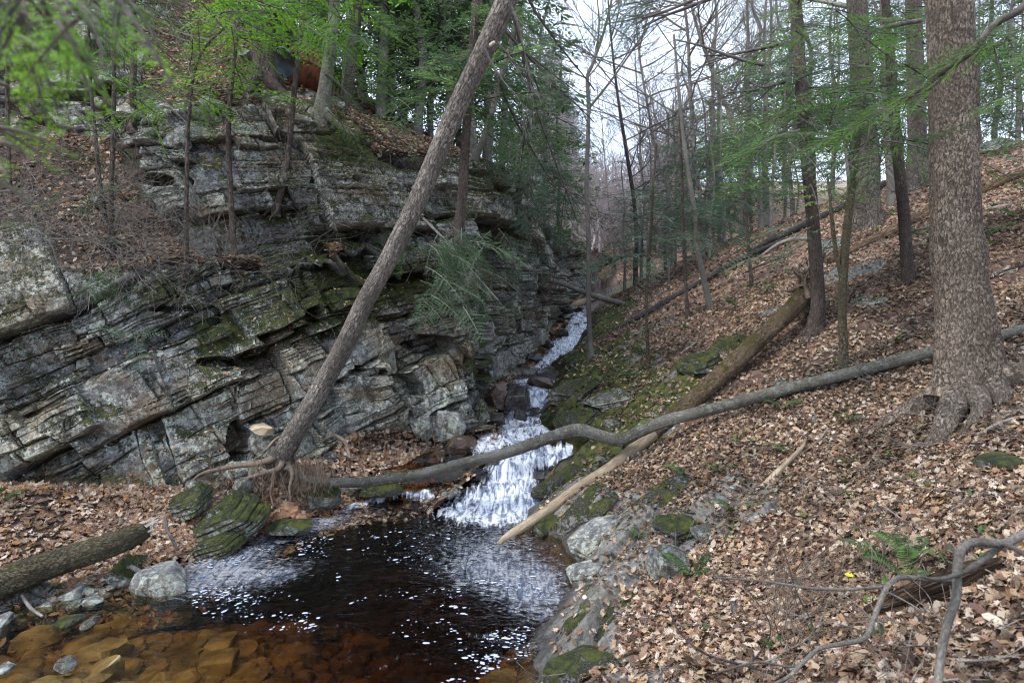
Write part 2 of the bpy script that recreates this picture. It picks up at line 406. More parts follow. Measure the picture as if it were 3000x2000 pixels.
def ground(x, y, full=False):
    s = x-xe(y); z0 = zw(y)
    g = .495+.06*vn(x*.2, y*.2, 0, 31)
    far = ss(17, 34, y)
    crest = 14-6*far
    up = g*crest*np.tanh(np.clip(s, 0, None)/crest*1.0)*(1-.35*far)
    # slab rock of the bank
    q = (y-.95*x)*.72; w = (y+x)*.7
    h1, i1 = strata(q, w, .62, 40, .14); h2, i2 = strata(q+.1, w, .19, 45, .2)
    rockw = 1-ss(.55, 1.2, s+.45*vn(x*.9, y*.9, 0, 50)-.25*(ss(5.6, 7, y))-1.0*ss(7.5, 9, y)*ss(15, 13, y))
    rockw = np.maximum(rockw, ss(.50, .60, fbm(x*.55, y*.55, 0, 3, 51)+.06)*.9)
    rockw = rockw*(1-ss(17, 22, y))
    z = z0+np.where(s > 0, up, 0)
    amp = rockw*(ss(-.1, .5, s))
    z = z+amp*(.13*h1+.05*h2-.06+.03*fbm(x*5, y*5, 0, 4, 57))+.05*ss(0, .4, s)*rockw
    z = z+ss(0, 1.5, s)*(.14*fbm(x*.7, y*.7, 0, 3, 52)+.035*fbm(x*3, y*3, 0, 3, 53))+.012*fbm(x*14, y*14, 0, 3, 54)*(y < 12)
    # bed
    shal = ss(-.6, -2.4, x)*ss(7.2, 5.0, y)
    dep = np.clip(-s*1.7, 0, 1)*(.66*(1-shal)+.20*shal)*np.where(y > 8.4, .45, 1)
    dep = dep*(1+.3*fbm(x*1.3, y*1.3, 0, 3, 55))
    dep = dep+np.clip(-s*3, 0, 1)*.20*ss(8, 8.4, y)*ss(10.8, 10, y)
    z = np.where(s < 0, z0-.02-dep+.03*fbm(x*4, y*4, 0, 3, 56), z)
    if not full: return z
    return z, s, rockw, i1, i2

def grid_faces(nu, nv):
    i = np.arange(nv-1)[:, None]*nu; j = np.arange(nu-1)[None]
    return np.stack([i+j, i+j+1, i+nu+j+1, i+nu+j], -1).reshape(-1, 4)

def geom(a, b, n): return a*(b/a)**np.linspace(0, 1, n)

# right bank + bed + far valley floor: one sheet reaching the horizon
def build_ground():
    px = np.concatenate([np.linspace(-2500, -100, 14), np.linspace(-60, 1300, 140), np.linspace(1305, 3150, 470), np.linspace(3200, 6500, 24)])
    d = np.concatenate([geom(.9, 2.0, 30)[:-1], geom(2.0, 9, 360)[:-1], geom(9, 22, 260)[:-1], geom(22, 70, 90)[:-1], geom(70, 400, 14)])
    Y, X = np.meshgrid(d, px, indexing='ij'); X = (X-1500)/F*Y
    back = np.linspace(-40, .8, 18)[:, None]*np.ones((1, len(px)))
    Xb = np.linspace(-40, 45, len(px))[None]*np.ones((18, 1))
    Z, s, rk, i1, i2 = ground(X, Y, True)
    Zb = ground(Xb, back)-.02
    Z = Z+ss(34, 60, Y)*(3+.03*(Y-34))*.6
    V = np.stack([X, Y, Z], -1).reshape(-1, 3)
    sf = s.ravel(); yf = Y.ravel(); xf = X.ravel()
    wet = ss(.28, .0, sf+.10*vn(xf*3, yf*3, 0, 60)); wet = np.where(yf > 7.5, np.maximum(wet, ss(.55, .15, sf)*.8), wet)
    green = ss(20, 22, yf)*ss(4.5, 1, sf)*ss(0, 1, sf)*ss(34, 26, yf)
    far = ss(8, 13, yf)*.6+.4*ss(.0, .3, sf)
    mo = ss(2.6, .3, sf)*ss(7.5, 9, yf)*.8+.25
    A = dict(rock=rk.ravel()*ss(-.3, -.1, sf), bed=ss(.02, -.05, sf), wet=wet*(1-ss(.0, -.05, sf)), moss=mo, green=green, far=far)
    o = mk('ground', V, grid_faces(len(px), len(d)), M['ground'], attrs=A, smooth=True)
    struct(o)
    o2 = mk('ground_behind', np.stack([Xb, back, Zb], -1).reshape(-1, 3), grid_faces(len(px), 18), M['ground'],
            attrs={k: np.full(len(px)*18, v) for k, v in dict(rock=0, bed=0, wet=0, moss=0, green=0, far=1).items()})
    struct(o2)
    return V, dict(rock=rk.ravel(), s=sf)

# ------------------------------------------------------------------ the cliff
# columns run from left to upstream; each row is (px, py, d)
COLS = [
 #  under water        shore              foot of cliff      lower face top    ledge back        upper face top     slope above       far top
 [(-1500,2300,4.2), (-1500,2020,4.4), (-1500,1500,6.2), (-1500,800,6.8), (-1500,560,9.0), (-1500,0,10), (-1500,-400,14), (-1500,-900,22)],
 [(-700,2120,4.4),  (-700,1900,4.84), (-700,1440,6.5),  (-700,830,7.1),  (-700,540,9.2),  (-700,80,10.2), (-700,-300,14), (-700,-700,22)],
 [(-40,1980,4.9),   (-40,1790,5.4),   (-40,1400,7.0),   (-40,900,7.6),   (-40,420,9.8),   (-40,170,10.6), (-40,-40,13.5), (-40,-330,22)],
 [(260,1900,5.2),   (260,1735,5.75),  (260,1400,7.2),   (260,830,8.0),   (260,420,9.9),   (260,180,10.8), (260,-40,13.5), (260,-300,22)],
 [(500,1830,5.6),   (500,1640,6.43),  (470,1385,7.35),  (450,790,8.3),   (430,640,9.1),   (430,330,9.8), (430,40,13),   (430,-200,22)],
 [(680,1740,6.1),   (680,1590,6.87),  (620,1360,7.6),   (620,785,8.6),   (620,750,9.0),   (610,350,9.55), (600,120,13),  (600,-100,22)],
 [(880,1610,6.9),   (880,1520,7.58),  (860,1325,8.2),   (820,775,9.1),   (820,740,9.4),   (800,340,9.9), (800,160,13),  (800,0,22)],
 [(1060,1540,7.4),  (1050,1470,8.2),  (1040,1290,8.9),  (1010,740,9.6),  (1010,700,9.8),  (1000,400,10.3), (1000,320,13), (1000,220,22)],
 [(1260,1500,7.8),  (1230,1435,8.7),  (1220,1250,9.5),  (1190,690,10.2), (1200,650,10.4), (1200,440,11.4), (1200,390,14), (1200,370,22)],
 [(1430,1330,9.0),  (1400,1310,9.5),  (1385,1235,10.1), (1385,760,10.8), (1385,690,11.0), (1400,480,11.9), (1400,465,15), (1400,480,24)],
 [(1480,1190,11.2), (1440,1180,11.4), (1440,1150,11.8), (1455,760,12.4), (1460,700,12.6), (1480,560,13.2), (1500,555,17), (1500,570,28)],
 [(1500,1110,13.0), (1460,1098,13.4), (1465,1075,13.8), (1500,770,14.3), (1510,720,14.5), (1530,640,15.2), (1560,640,19), (1600,650,30)],
 [(1570,1065,14.8), (1545,1050,15.1), (1550,1020,15.6), (1570,830,16.2), (1575,790,16.5), (1590,740,17.2), (1620,735,21), (1680,700,34)],
 [(1650,985,17.6),  (1630,965,18.0),  (1632,945,18.6),  (1640,865,19.2), (1645,850,19.5), (1650,830,20),  (1680,800,24), (1740,730,36)],
 [(1700,935,19.6),  (1690,925,20.2),  (1690,915,21),    (1690,885,21.4), (1695,875,21.7), (1700,860,22.2),(1740,825,26), (1790,750,38)],
]
THK = []
def layer_tab(seed, lo, hi, n):
    r = np.random.default_rng(seed); t = r.uniform(lo, hi, n)
    return np.concatenate([[0], np.cumsum(t)])

def blocks(t, s, tab, seed, smin, smax):
    i = np.clip(np.searchsorted(tab, t)-1, 0, len(tab)-2)
    e0 = t-tab[i]; e1 = tab[i+1]-t
    sp = smin+(smax-smin)*hsh(i, 1, seed); off = hsh(i, 2, seed)*5
    k = (s+off)/sp+.25*(hsh(np.floor((s+off)/sp).astype(int), i, seed+4)-.5)
    j = np.floor(k).astype(int); fr = (k-j)*sp
    return i, j, np.minimum(e0, e1), np.minimum(fr, sp-fr), hsh(i, 3, seed)-.5, hsh(i*977+j, 5, seed)-.5, e0, fr/sp-.5

def build_cliff():
    ctr = np.array([[P(*c) for c in col] for col in COLS])           # cols, rows, 3
    nvs = [10, 70, 270, 46, 170, 50, 30]
    def dens(ctrl, ns):
        ts = np.concatenate([np.linspace(i, i+1, n, endpoint=False) for i, n in enumerate(ns)]+[[len(ns)]])
        return ts
    v = dens(None, nvs)
    us = [8, 30, 95, 75, 72, 75, 70, 74, 72, 60, 60, 60, 40, 24]
    u = dens(None, us)
    def cr(A, t):
        A = np.concatenate([2*A[:1]-A[1:2], A, 2*A[-1:]-A[-2:-1]])
        t = np.clip(t, 0, len(A)-3-1e-9); i = np.floor(t).astype(int); f = (t-i).reshape(-1, *([1]*(A.ndim-1)))
        a, b, c, d = A[i], A[i+1], A[i+2], A[i+3]
        m1 = (c-a)*.35; m2 = (d-b)*.35      # tighter than Catmull-Rom: keeps the ledges crisp
        return b*(2*f**3-3*f**2+1)+m1*(f**3-2*f**2+f)+c*(-2*f**3+3*f**2)+m2*(f**3-f**2)
    G = cr(ctr, u)                                   # nu, rows, 3
    G = cr(np.swapaxes(G, 0, 1), v)                  # nv, nu, 3
    du = np.gradient(G, axis=1); dv = np.gradient(G, axis=0)
    N = np.cross(du, dv); N /= np.linalg.norm(N, axis=2)[..., None]+1e-9
    # smooth normals
    for _ in range(10):
        N[1:-1] = (N[:-2]+N[1:-1]*2+N[2:])/4; N[:, 1:-1] = (N[:, :-2]+N[:, 1:-1]*2+N[:, 2:])/4
    N /= np.linalg.norm(N, axis=2)[..., None]+1e-9
    X, Y, Z = G[..., 0], G[..., 1], G[..., 2]
    nz = N[..., 2]
    vv = np.broadcast_to(v[:, None], X.shape)
    nb = fbm(X*.8, Y*.8, Z*.8, 4, 71)
    px = X/Y*F+1500; py = HOR-(Z-H)/Y*F
    face = ss(.90, .66, nz+.18*nb)
    face = np.where(vv < 1.8, face*.35, face)
    def blob(cx, cy, rx, ry): return np.exp(-((px-cx)/rx)**2-((py-cy)/ry)**2)
    slab = np.clip(blob(30, 760, 110, 110)*1.6, 0, 1)
    face = np.maximum(face, slab)
    brush = np.clip(blob(290, 700, 220, 110)*1.7+blob(150, 520, 330, 120)*1.9*(px < 440)+blob(400, 180, 200, 120)*.9*(px > 420), 0, 1)
    face = np.clip(face-.8*brush*(1-slab)*(vv > 2.6), 0, 1)
    pocket = ss(.20, .34, fbm(X*1.3, Y*1.3, Z*1.9, 4, 97))*(vv > 3.7)*(vv < 5.3)*ss(.42, .55, nz)*ss(430, 560, px)*.95; face = face*(1-pocket)
    face = np.maximum(face, ss(-.05, .12, fbm(X*1.5, Y*1.5, Z*1.5, 3, 98))*(vv > 2.9)*(vv < 4.1)*ss(560, 640, px))
    bank = np.clip(blob(1130, 1320, 170, 60)*1.3+blob(850, 1420, 60, 40), 0, 1); face = face*(1-bank)
    ledges = ss(.25, .5, fbm(X*1.1, Z*2.6, Y*1.1, 3, 72))*.0
    # bedding coordinate: beds rise to the right low down, level higher up
    th = np.tan(np.radians(24))*ss(3.6, 1.4, Z+.18*X)+np.tan(np.radians(3))
    warp = .06*fbm(X*.7, Y*.7, Z*.7, 3, 73)+.012*fbm(X*5, Y*5, Z*5, 2, 74)
    t = Z-th*(X+3)+warp+8-.28*np.clip(Y-9, 0, 3)*0
    sc = X*.9+Y*.62+.30*Z+.06*fbm(X*2, Y*2, Z*2, 3, 75)
    fc = sc/2.3+.35*vn(X*.8, Z*1.3, Y*.8, 110); t = t+.42*(hsh(np.floor(fc).astype(int), 0, 111)-.5)+.035*fbm(X*2.6, Y*2.6, Z*2.6, 3, 112)
    big = layer_tab(3, .55, 1.25, 40); sm = layer_tab(9, .13, .50, 120); ti = layer_tab(12, .035, .14, 400)
    t2 = t+.05*fbm(X*2.3, Y*2.3, Z*2.3, 3, 85)
    bi, bj, be, bf, bl, bb, b0, bs = blocks(t, sc, big, 80, .9, 2.6)
    si, sj, se, sf, sl, sb, s0, s_s = blocks(t2+.34*(bb), sc+bj*.37+.25*t, sm, 81, .25, 1.0)
    ii, ij, ie, if_, il, ib, i0, i_s = blocks(t2+.03*sb, sc-.3*t, ti, 82, .12, .5)
    m2 = ss(-.5, -.05, fbm(X*1.0, Y*1.0, Z*1.3, 3, 92)+.25*sb)          # where the rock is split into thin beds
    m3 = ss(-.25, .05, fbm(X*1.7, Y*1.7, Z*2.2, 3, 93)+.5*sb)
    m3 = m3*(.55+.45*ss(3.7, 2.9, Z))
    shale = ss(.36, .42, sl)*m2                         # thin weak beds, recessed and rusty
    main = ss(.10, .0, np.abs(py-(985-.43*(px-790))-18*vn(px/90, 0, 0, 88))/420)*ss(700, 780, px)*ss(1330, 1240, px)*(vv < 3)
    D = .26*bl+.28*bb+m2*(.11*sl+(.32+.12*ss(2.6, 3.2, Z))*sb)+m3*(.035*il+.10*ib)
    D = D+bs*.16*(hsh(bi*31+bj, 7, 83)-.5)*2+m2*s_s*.20*(hsh(si*31+sj, 7, 84)-.5)*2     # blocks turned a little
    D = D+(i_s*.05*(hsh(ii*31+ij, 7, 87)-.5)*2+i0*.5*(hsh(ii*31+ij, 8, 87)-.5))*m3
    D = D+b0*.22*(hsh(bi*31+bj, 8, 83)-.35)+m2*s0*.35*(hsh(si*31+sj, 8, 84)-.4)
    D = D-.13*shale
    D = D-.12*np.exp(-(be/.024)**2)-.12*np.exp(-(bf/.022)**2)*(bb > -.25)-m2*.07*np.exp(-(se/.012)**2)*(sb > -.25)-m2*.07*np.exp(-(sf/.012)**2)*(sb > -.2)-m3*.02*np.exp(-(ie/.006)**2)
    D = D+.22*fbm(X*.7, Y*.7, Z*.7, 3, 86)+.10*(hsh(np.floor(X*1.6+Z*.5).astype(int), np.floor(Z*1.3-X*.2).astype(int), 96)-.5)*ss(2.6, 3.2, Z)
    D = D+.10*fbm(X*1.4, Y*1.4, Z*1.4, 4, 76)+.03*fbm(X*7, Y*7, Z*7, 4, 77)
    D = D*(1-.45*slab)
    # long overhang that crosses the middle of the face, with the rock below set back
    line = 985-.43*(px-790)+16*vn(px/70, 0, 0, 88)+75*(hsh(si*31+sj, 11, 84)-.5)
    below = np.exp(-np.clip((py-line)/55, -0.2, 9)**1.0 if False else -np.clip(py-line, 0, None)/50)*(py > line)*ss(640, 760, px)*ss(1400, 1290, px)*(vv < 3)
    D = D-.50*below*(.6+.4*(sb > -.1))+.16*np.exp(-np.clip(line-py, 0, None)/40)*(py < line)*ss(640, 760, px)*ss(1400, 1290, px)*(vv < 3)
    for (cx, cy, rx, ry, a) in ((1250, 1010, 90, 22, .5), (1180, 1130, 70, 26, .45), (700, 1300, 40, 60, .5), (800, 410, 55, 16, .4), (1090, 690, 60, 12, .3),
                                (230, 280, 120, 22, .5), (470, 530, 60, 22, .45), (520, 900, 90, 10, .3), (1050, 1090, 60, 14, .4), (640, 1060, 60, 14, .3), (1420, 1000, 16, 90, .35)):
        D = D-a*(blob(cx, cy, rx*1.2, ry*1.3) > .25+.6*hsh(si*53+sj, 9, 89))
    soilD = .05*fbm(X*2, Y*2, Z*2, 4, 78)+.02*fbm(X*9, Y*9, Z*9, 3, 79)
    rocky = (vv < 1.9)*ss(.05, .25, fbm(X*2.2, Y*2.2, Z*2.2, 3, 90))*.5
    disp = face*D+(1-face)*(soilD)+.30*blob(830, 1370, 95, 48)*(vv < 2.3)*(vv > .8)
    NH = N.copy(); NH[..., 2] *= .35; NH /= np.linalg.norm(NH, axis=2)[..., None]+1e-9
    dirn = NH*face[..., None]+N*(1-face[..., None])
    G2 = G+dirn*disp[..., None]
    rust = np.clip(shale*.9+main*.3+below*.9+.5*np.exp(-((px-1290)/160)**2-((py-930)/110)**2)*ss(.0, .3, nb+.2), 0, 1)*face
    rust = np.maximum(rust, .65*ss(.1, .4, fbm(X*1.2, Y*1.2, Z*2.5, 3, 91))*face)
    moss = blob(960, 870, 200, 110)*1.0+blob(1210, 830, 140, 70)*.9+blob(1080, 450, 140, 60)*.8+blob(1000, 430, 60, 60)+blob(640, 960, 90, 60)*1.0+blob(480, 860, 110, 60)*.7 \
        +blob(870, 590, 90, 70)*.6+blob(1000, 690, 130, 60)*.7+blob(260, 1240, 80, 60)*.5+blob(1390, 1080, 40, 60)*1.0+blob(1430, 520, 60, 90)*.9+blob(80, 1100, 60, 60)*.3 \
        +blob(700, 240, 200, 40)*.5+blob(600, 1000, 30, 120)*.4
    lower = (py-line > 30)*(px > 650)
    moss = np.clip(moss, 0, 1.1)-.22*lower-.06+.18*ss(2.4, 3.4, Z)
    wet = ss(.22, .0, Z-zw(Y)+.05*nb)
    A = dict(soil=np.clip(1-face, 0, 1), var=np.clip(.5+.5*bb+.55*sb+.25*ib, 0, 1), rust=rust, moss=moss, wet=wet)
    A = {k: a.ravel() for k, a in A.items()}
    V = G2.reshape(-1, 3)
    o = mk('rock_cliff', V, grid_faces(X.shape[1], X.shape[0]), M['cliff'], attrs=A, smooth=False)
    struct(o)
    d1 = np.cross(np.gradient(G2, axis=1), np.gradient(G2, axis=0)); d1 /= np.linalg.norm(d1, axis=2)[..., None]+1e-9
    return V, (1-face).ravel(), N.reshape(-1, 3), d1.reshape(-1, 3)

def build_far_hill():
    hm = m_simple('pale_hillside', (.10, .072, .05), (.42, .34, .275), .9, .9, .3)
    px = np.linspace(1200, 3600, 120); d = geom(40, 95, 60)
    Y, X = np.meshgrid(d, px, indexing='ij'); X0 = (X-1500)/F*Y
    Z = 4.2+ss(40, 80, Y)*9+ss(1500, 2600, X)*2.5+.8*fbm(X0*.08, Y*.08, 0, 3, 95)
    Z = Z+ss(1650, 1250, X)*6
    V = np.stack([X0, Y, Z], -1).reshape(-1, 3); n = len(V)
    o = mk('far_hillside', V, grid_faces(120, 60), hm, attrs={k: np.full(n, v) for k, v in dict(rock=0, bed=0, wet=0, moss=0, green=.15, far=1).items()})
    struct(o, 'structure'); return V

GV, GA = build_ground()
CV, CSOIL, CN, CN2 = build_cliff()
build_far_hill()

def _proj(V): return V[:, 0]/V[:, 1]*F+1500, HOR-(V[:, 2]-H)/V[:, 1]*F
GP = _proj(np.where(GV[:, 1:2] > .5, GV, [0, 1, 0])); CP = _proj(np.where(CV[:, 1:2] > .5, CV, [0, 1, 0]))
def hit(px, py, which='g', r=9):
    """the terrain point that shows at this place of the photograph"""
    V, Q = (GV, GP) if which == 'g' else (CV, CP)
    for k in (1, 2, 4, 8, 20):
        m = (np.abs(Q[0]-px) < r*k) & (np.abs(Q[1]-py) < r*k)
        if m.any():
            c = V[m]; dd = c[:, 1]; return c[dd <= dd.min()+.12*dd.min()].mean(0)
    raise ValueError((px, py, which))
def hd(px, py, which='g'): return float(hit(px, py, which)[1])

# ------------------------------------------------------------------ water
def build_water():
    px = np.linspace(-150, 2050, 520); d = np.concatenate([geom(2.6, 8, 200)[:-1], np.linspace(8, 20, 420)[:-1], geom(20, 34, 40)])
    Y, X = np.meshgrid(d, px, indexing='ij'); PXX = X.copy(); X = (X-1500)/F*Y
    yy = Y+.22*vn(X*2.1, Y*.6, 0, 101)*ss(8, 9, Y)+.10*vn(X*6, Y*1.5, 0, 102)*ss(8, 9, Y)-.25*X*ss(8, 8.6, Y)*ss(10, 9.4, Y)
    Z = zw(yy)
    px_, py_ = X/Y*F+1500, HOR-(Z-H)/Y*F
    def blob(cx, cy, rx, ry, a=1., rot=0):
        c, s = math.cos(math.radians(rot)), math.sin(math.radians(rot)); dx, dy = px_-cx, py_-cy
        return a*np.exp(-(((dx*c+dy*s)/rx)**2+((-dx*s+dy*c)/ry)**2)**1.3)
    fo = sum(blob(*b) for b in [
        (1500,1385,62,50,1.25), (1495,1440,92,30,1.05), (1470,1478,150,30,1.15), (1440,1520,150,26,.6), (1610,1335,90,24,1.0,-14), (1455,1450,125,34,.80), (1400,1500,160,30,.45), (1425,1310,38,34,.6), (1500,1300,110,30,.55),
        (1530,1225,85,36,1.15), (1500,1265,110,30,.65), (1575,1165,32,38,1.1), (1485,1165,14,32,1.0), (1540,1120,95,12,.65), (1600,1085,60,10,.3),
        (1575,1062,30,14,.7,-20), (1625,1030,62,26,1.25,-30), (1680,985,40,26,1.15,-40), (1700,940,36,26,1.0), (1680,905,40,14,.8),
        (975,1492,70,14,1.3,-10), (1232,1455,36,13,1.5), (1130,1462,130,9,.8,-12), (840,1580,90,5,.0), (1750,1600,50,10,.55,30), (1420,1860,60,10,.35)])
    lace = sum(blob(*b) for b in [(760,1590,240,60,.8,-22), (640,1700,220,70,.95,-8), (860,1670,120,40,.5,-14), (1000,1520,230,34,.75,-10), (1380,1580,220,90,.7), (1500,1700,170,110,.75), (1600,1760,110,120,.7),
        (1350,1690,160,60,.4), (870,1880,150,60,.35,-40), (1480,1900,200,60,.5), (1500,1300,160,160,.6), (1560,1100,100,50,.5)])
    fo = fo*(.80+.42*vn(X*4.5, Y*2.2, 0, 106)+.25*vn(X*11, Y*5, 0, 107))
    turb = np.clip(fo, 0, 1)
    Z2 = Z+turb*(.06*fbm(X*4, Y*2, 0, 4, 104)+.02*vn(X*13, Y*4, 0, 105))+.006*fbm(X*3.5, Y*5, 0, 3, 103)
    Z2 = Z2+np.exp(-((Y-8.25)/.25)**2)*.05*turb
    xl = np.interp(Y, [8.2, 8.7, 9.5, 10.2, 13.4, 15.1, 18, 20.2, 34], [-2.2, -1.25, -.62, -.42, -.42, .18, 1.0, 1.75, 4])
    Z2 = Z2-.9*ss(0, .3, xl-X)*ss(8.25, 8.5, Y)
    foam = np.clip(fo+.12*ss(8.2, 9, Y)*ss(20, 17, Y), 0, .84)
    V = np.stack([X, Y, Z2], -1).reshape(-1, 3)
    o = mk('stream_water', V, grid_faces(len(px), len(d)), M['water'], uv=np.stack([X.ravel()/1.0, Y.ravel()+Z.ravel()], -1),
           attrs=dict(foam=foam.ravel(), lace=lace.ravel()))
    struct(o)
build_water()
# ------------------------------------------------------------------ foliage kit
def pal(n, cols, jit=.18, r=rng):
    c = np.array(cols)[r.integers(0, len(cols), n)]
    return np.clip(c*(1+r.normal(0, jit, (n, 1))), .003, .95)

HEM = [(.070, .125, .050), (.095, .160, .055), (.080, .135, .070), (.12, .20, .060)]
HEM_B = [(.10, .23, .025), (.15, .32, .03), (.07, .17, .02), (.20, .37, .04)]
HEM_D = [(.060, .105, .065), (.075, .130, .085), (.10, .150, .10), (.055, .095, .050)]

def spray(Ln, leaf, r, dens=1.0, droop=.25, wid=.42):
    """one flat hemlock bough along +x: (quads (n,4,3), stem points, twig segments)"""
    Q = []; tw = []
    ns = max(5, int(Ln/leaf*.75*dens))
    t = np.linspace(.10, .98, ns)
    cx = Ln*t; cz = -droop*Ln*t**2
    for i in range(ns):
        sd = 1 if i % 2 else -1
        ln = Ln*wid*((1-t[i])**.75+.10)*r.uniform(.6, 1.15)*min(1, .35+t[i]*2.2)
        an = sd*r.uniform(.7, 1.15)
        m = max(2, int(ln/(leaf*.48)))
        u = np.linspace(.12, 1, m)
        bx = cx[i]+np.cos(an)*ln*u; by = np.sin(an)*ln*u; bz = cz[i]-droop*.5*ln*u**2+r.normal(0, leaf*.25)
        if ln > leaf*3: tw.append(((cx[i], 0, cz[i]), (bx[-1], by[-1], bz[-1])))
        for sg in (-1, 1):
            a2 = an+sg*r.uniform(.6, 1.0, m)
            L2 = leaf*r.uniform(.7, 1.25, m)*(1.15-.5*u)
            dx, dy = np.cos(a2), np.sin(a2); w = L2*.17
            z2 = bz-r.uniform(0, .45, m)*L2
            p0 = np.stack([bx, by, bz], 1); p2 = np.stack([bx+dx*L2, by+dy*L2, z2], 1)
            mid = p0*.5+p2*.5; nn = np.stack([-dy*w, dx*w, r.normal(0, .3, m)*w], 1)
            Q.append(np.stack([p0, mid+nn, p2, mid-nn], 1))
    # tip
    return np.concatenate(Q), np.stack([cx, 0*cx, cz], 1), tw

def put(Q, R, o, s=1.0): return (Q*s)@R.T+np.asarray(o)

def quads_mesh(Qs, cols):
    Q = np.concatenate(Qs); n = len(Q)
    return Q.reshape(-1, 3), np.arange(n*4).reshape(n, 4), np.repeat(cols, 4, axis=0)

class Foliage:
    def __init__(s): s.q = []; s.c = []; s.stems = Acc()
    def bough(s, o, direction, Ln, tmpl, cols, roll=0.0, r=rng, stem=True):
        Q, st, tw = tmpl
        sc = Ln
        R = rot_to(direction)
        c, n = math.cos(roll), math.sin(roll)
        R = R@np.array([[1, 0, 0], [0, c, -n], [0, n, c]])
        q = put(Q, R, o, sc); s.q.append(q)
        base = pal(1, cols, .12, r)[0]
        s.c.append(np.clip(base*(1+r.normal(0, .22, (len(q), 1))), .004, .9))
        if stem:
            p = np.vstack([[0, 0, 0], st])[::max(1, len(st)//5)]
            V, f, uv = tube(put(p, R, o, sc), np.linspace(.010, .002, len(p))*min(1.6, max(.5, Ln)), 3, cap=False)
            s.stems.add(V, f, uv)
    def build(s, name, parent=None, stemmat=None, **k):
        V, f, c = quads_mesh(s.q, np.concatenate(s.c)); n = len(f)
        A = Acc(); A.add(V, f, None, c, 0)
        if s.stems.n:
            fs = [np.concatenate(s.stems.f[q]) for q in (3, 4) if s.stems.f[q]]
            SV = np.concatenate(s.stems.v); A.add(SV, fs, None, np.full((len(SV), 3), .1), 1)
        return A.build(name, [M['needle'], stemmat or M['twig_dark']], parent, smooth=False, **k)

_r = np.random.default_rng(11)
T_FINE = [spray(1.0, .030, _r, .9, d) for d in (.15, .3, .4)]      # close boughs, unit length
T_MID = [spray(1.0, .060, _r, .9, d) for d in (.2, .35, .3)]
T_FAR = [spray(1.0, .115, _r, .95, d) for d in (.2, .4, .3)]

def hemlock_crown(F_, trunk_pts, z0, z1, n, Lmax, cols, tm, r, thin=1.0, taper=1.0, up=0.0):
    tp = np.asarray(trunk_pts)
    for i in range(n):
        f = r.uniform(0, 1)**1.1; z = z0+(z1-z0)*f
        c = np.array([np.interp(z, tp[:, 2], tp[:, 0]), np.interp(z, tp[:, 2], tp[:, 1]), z])
        a = r.uniform(0, 2*np.pi); L = Lmax*(1-taper*.72*f)*r.uniform(.55, 1.1)
        s0 = r.uniform(.0, .35)
        d = np.array([math.cos(a), math.sin(a), r.normal(up, .16)])
        T = tm[r.integers(len(tm))]
        F_.bough(c+d*L*.0, d, L, T, cols, r.normal(0, .3), r)
        if L > .9*thin:
            for q in range(2):
                b = c+d*L*r.uniform(.3, .75)+np.array([0, 0, -.06*L])
                a2 = a+r.choice([-1, 1])*r.uniform(.3, .9)
                F_.bough(b, (math.cos(a2), math.sin(a2), r.normal(-.12, .15)), L*r.uniform(.4, .7), T, cols, r.normal(0, .4), r, stem=False)

def bare_branches(A, o, d, L, rad, depth, r, spread=.55, wav=.10, minr=.0022, k=3, up=.12):
    n = 6
    p = [np.array(o, float)]; d = np.array(d, float)/np.linalg.norm(d); dd = d.copy()
    for i in range(n):
        dd = dd+r.normal(0, wav, 3)+np.array([0, 0, up*.3]); dd /= np.linalg.norm(dd); p.append(p[-1]+dd*L/n)
    p = np.array(p); rr = np.linspace(rad, max(minr, rad*.35), n+1)
    V, f, uv = tube(p, rr, 4 if depth > 2 else k, cap=False); A.add(V, f, uv)
    if depth <= 0: return
    m = r.integers(3, 6)
    for j in range(m):
        i = r.integers(1, n+1); t = p[i]
        ax = r.normal(0, 1, 3); ax -= dd*ax.dot(dd); ax /= np.linalg.norm(ax)
        nd = (p[i]-p[i-1]); nd /= np.linalg.norm(nd); nd = nd+ax*r.uniform(.5, 1)*spread*1.4+np.array([0, 0, up])
        bare_branches(A, t, nd, L*r.uniform(.45, .72), rr[i]*r.uniform(.45, .65), depth-1, r, spread, wav, minr, k, up)

def trunk(name, path, mat, parent, k=14, seed=0, step=.06, amp=.05, fa=16, fl=6, lump=.05, flare=0.0, flare_h=.35, lobes=5):
    """path: [(px,py,d,half width px)] from the base upwards"""
    p, r = pxpath(path)
    L = np.linalg.norm(np.diff(p, axis=0), axis=1).sum(); n = max(8, int(L/step))
    pr = crv(np.hstack([p, r[:, None]]), n); b = bark(amp, fa, fl, seed, lump)
    def disp(Ls, th, rr):
        d = b(Ls, th, rr)
        if flare: d = d+flare*np.exp(-Ls/flare_h)*(.55+.45*np.cos(th*lobes+seed)+.35*np.cos(th*(lobes-2)+seed*2.))
        return d
    V, f, uv = tube(pr[:, :3], pr[:, 3], k, disp)
    return mk(name, V, f, mat, parent, uv), pr

def base_at(px, py, which='g', off=0):
    h = hit(px, py, which); return h

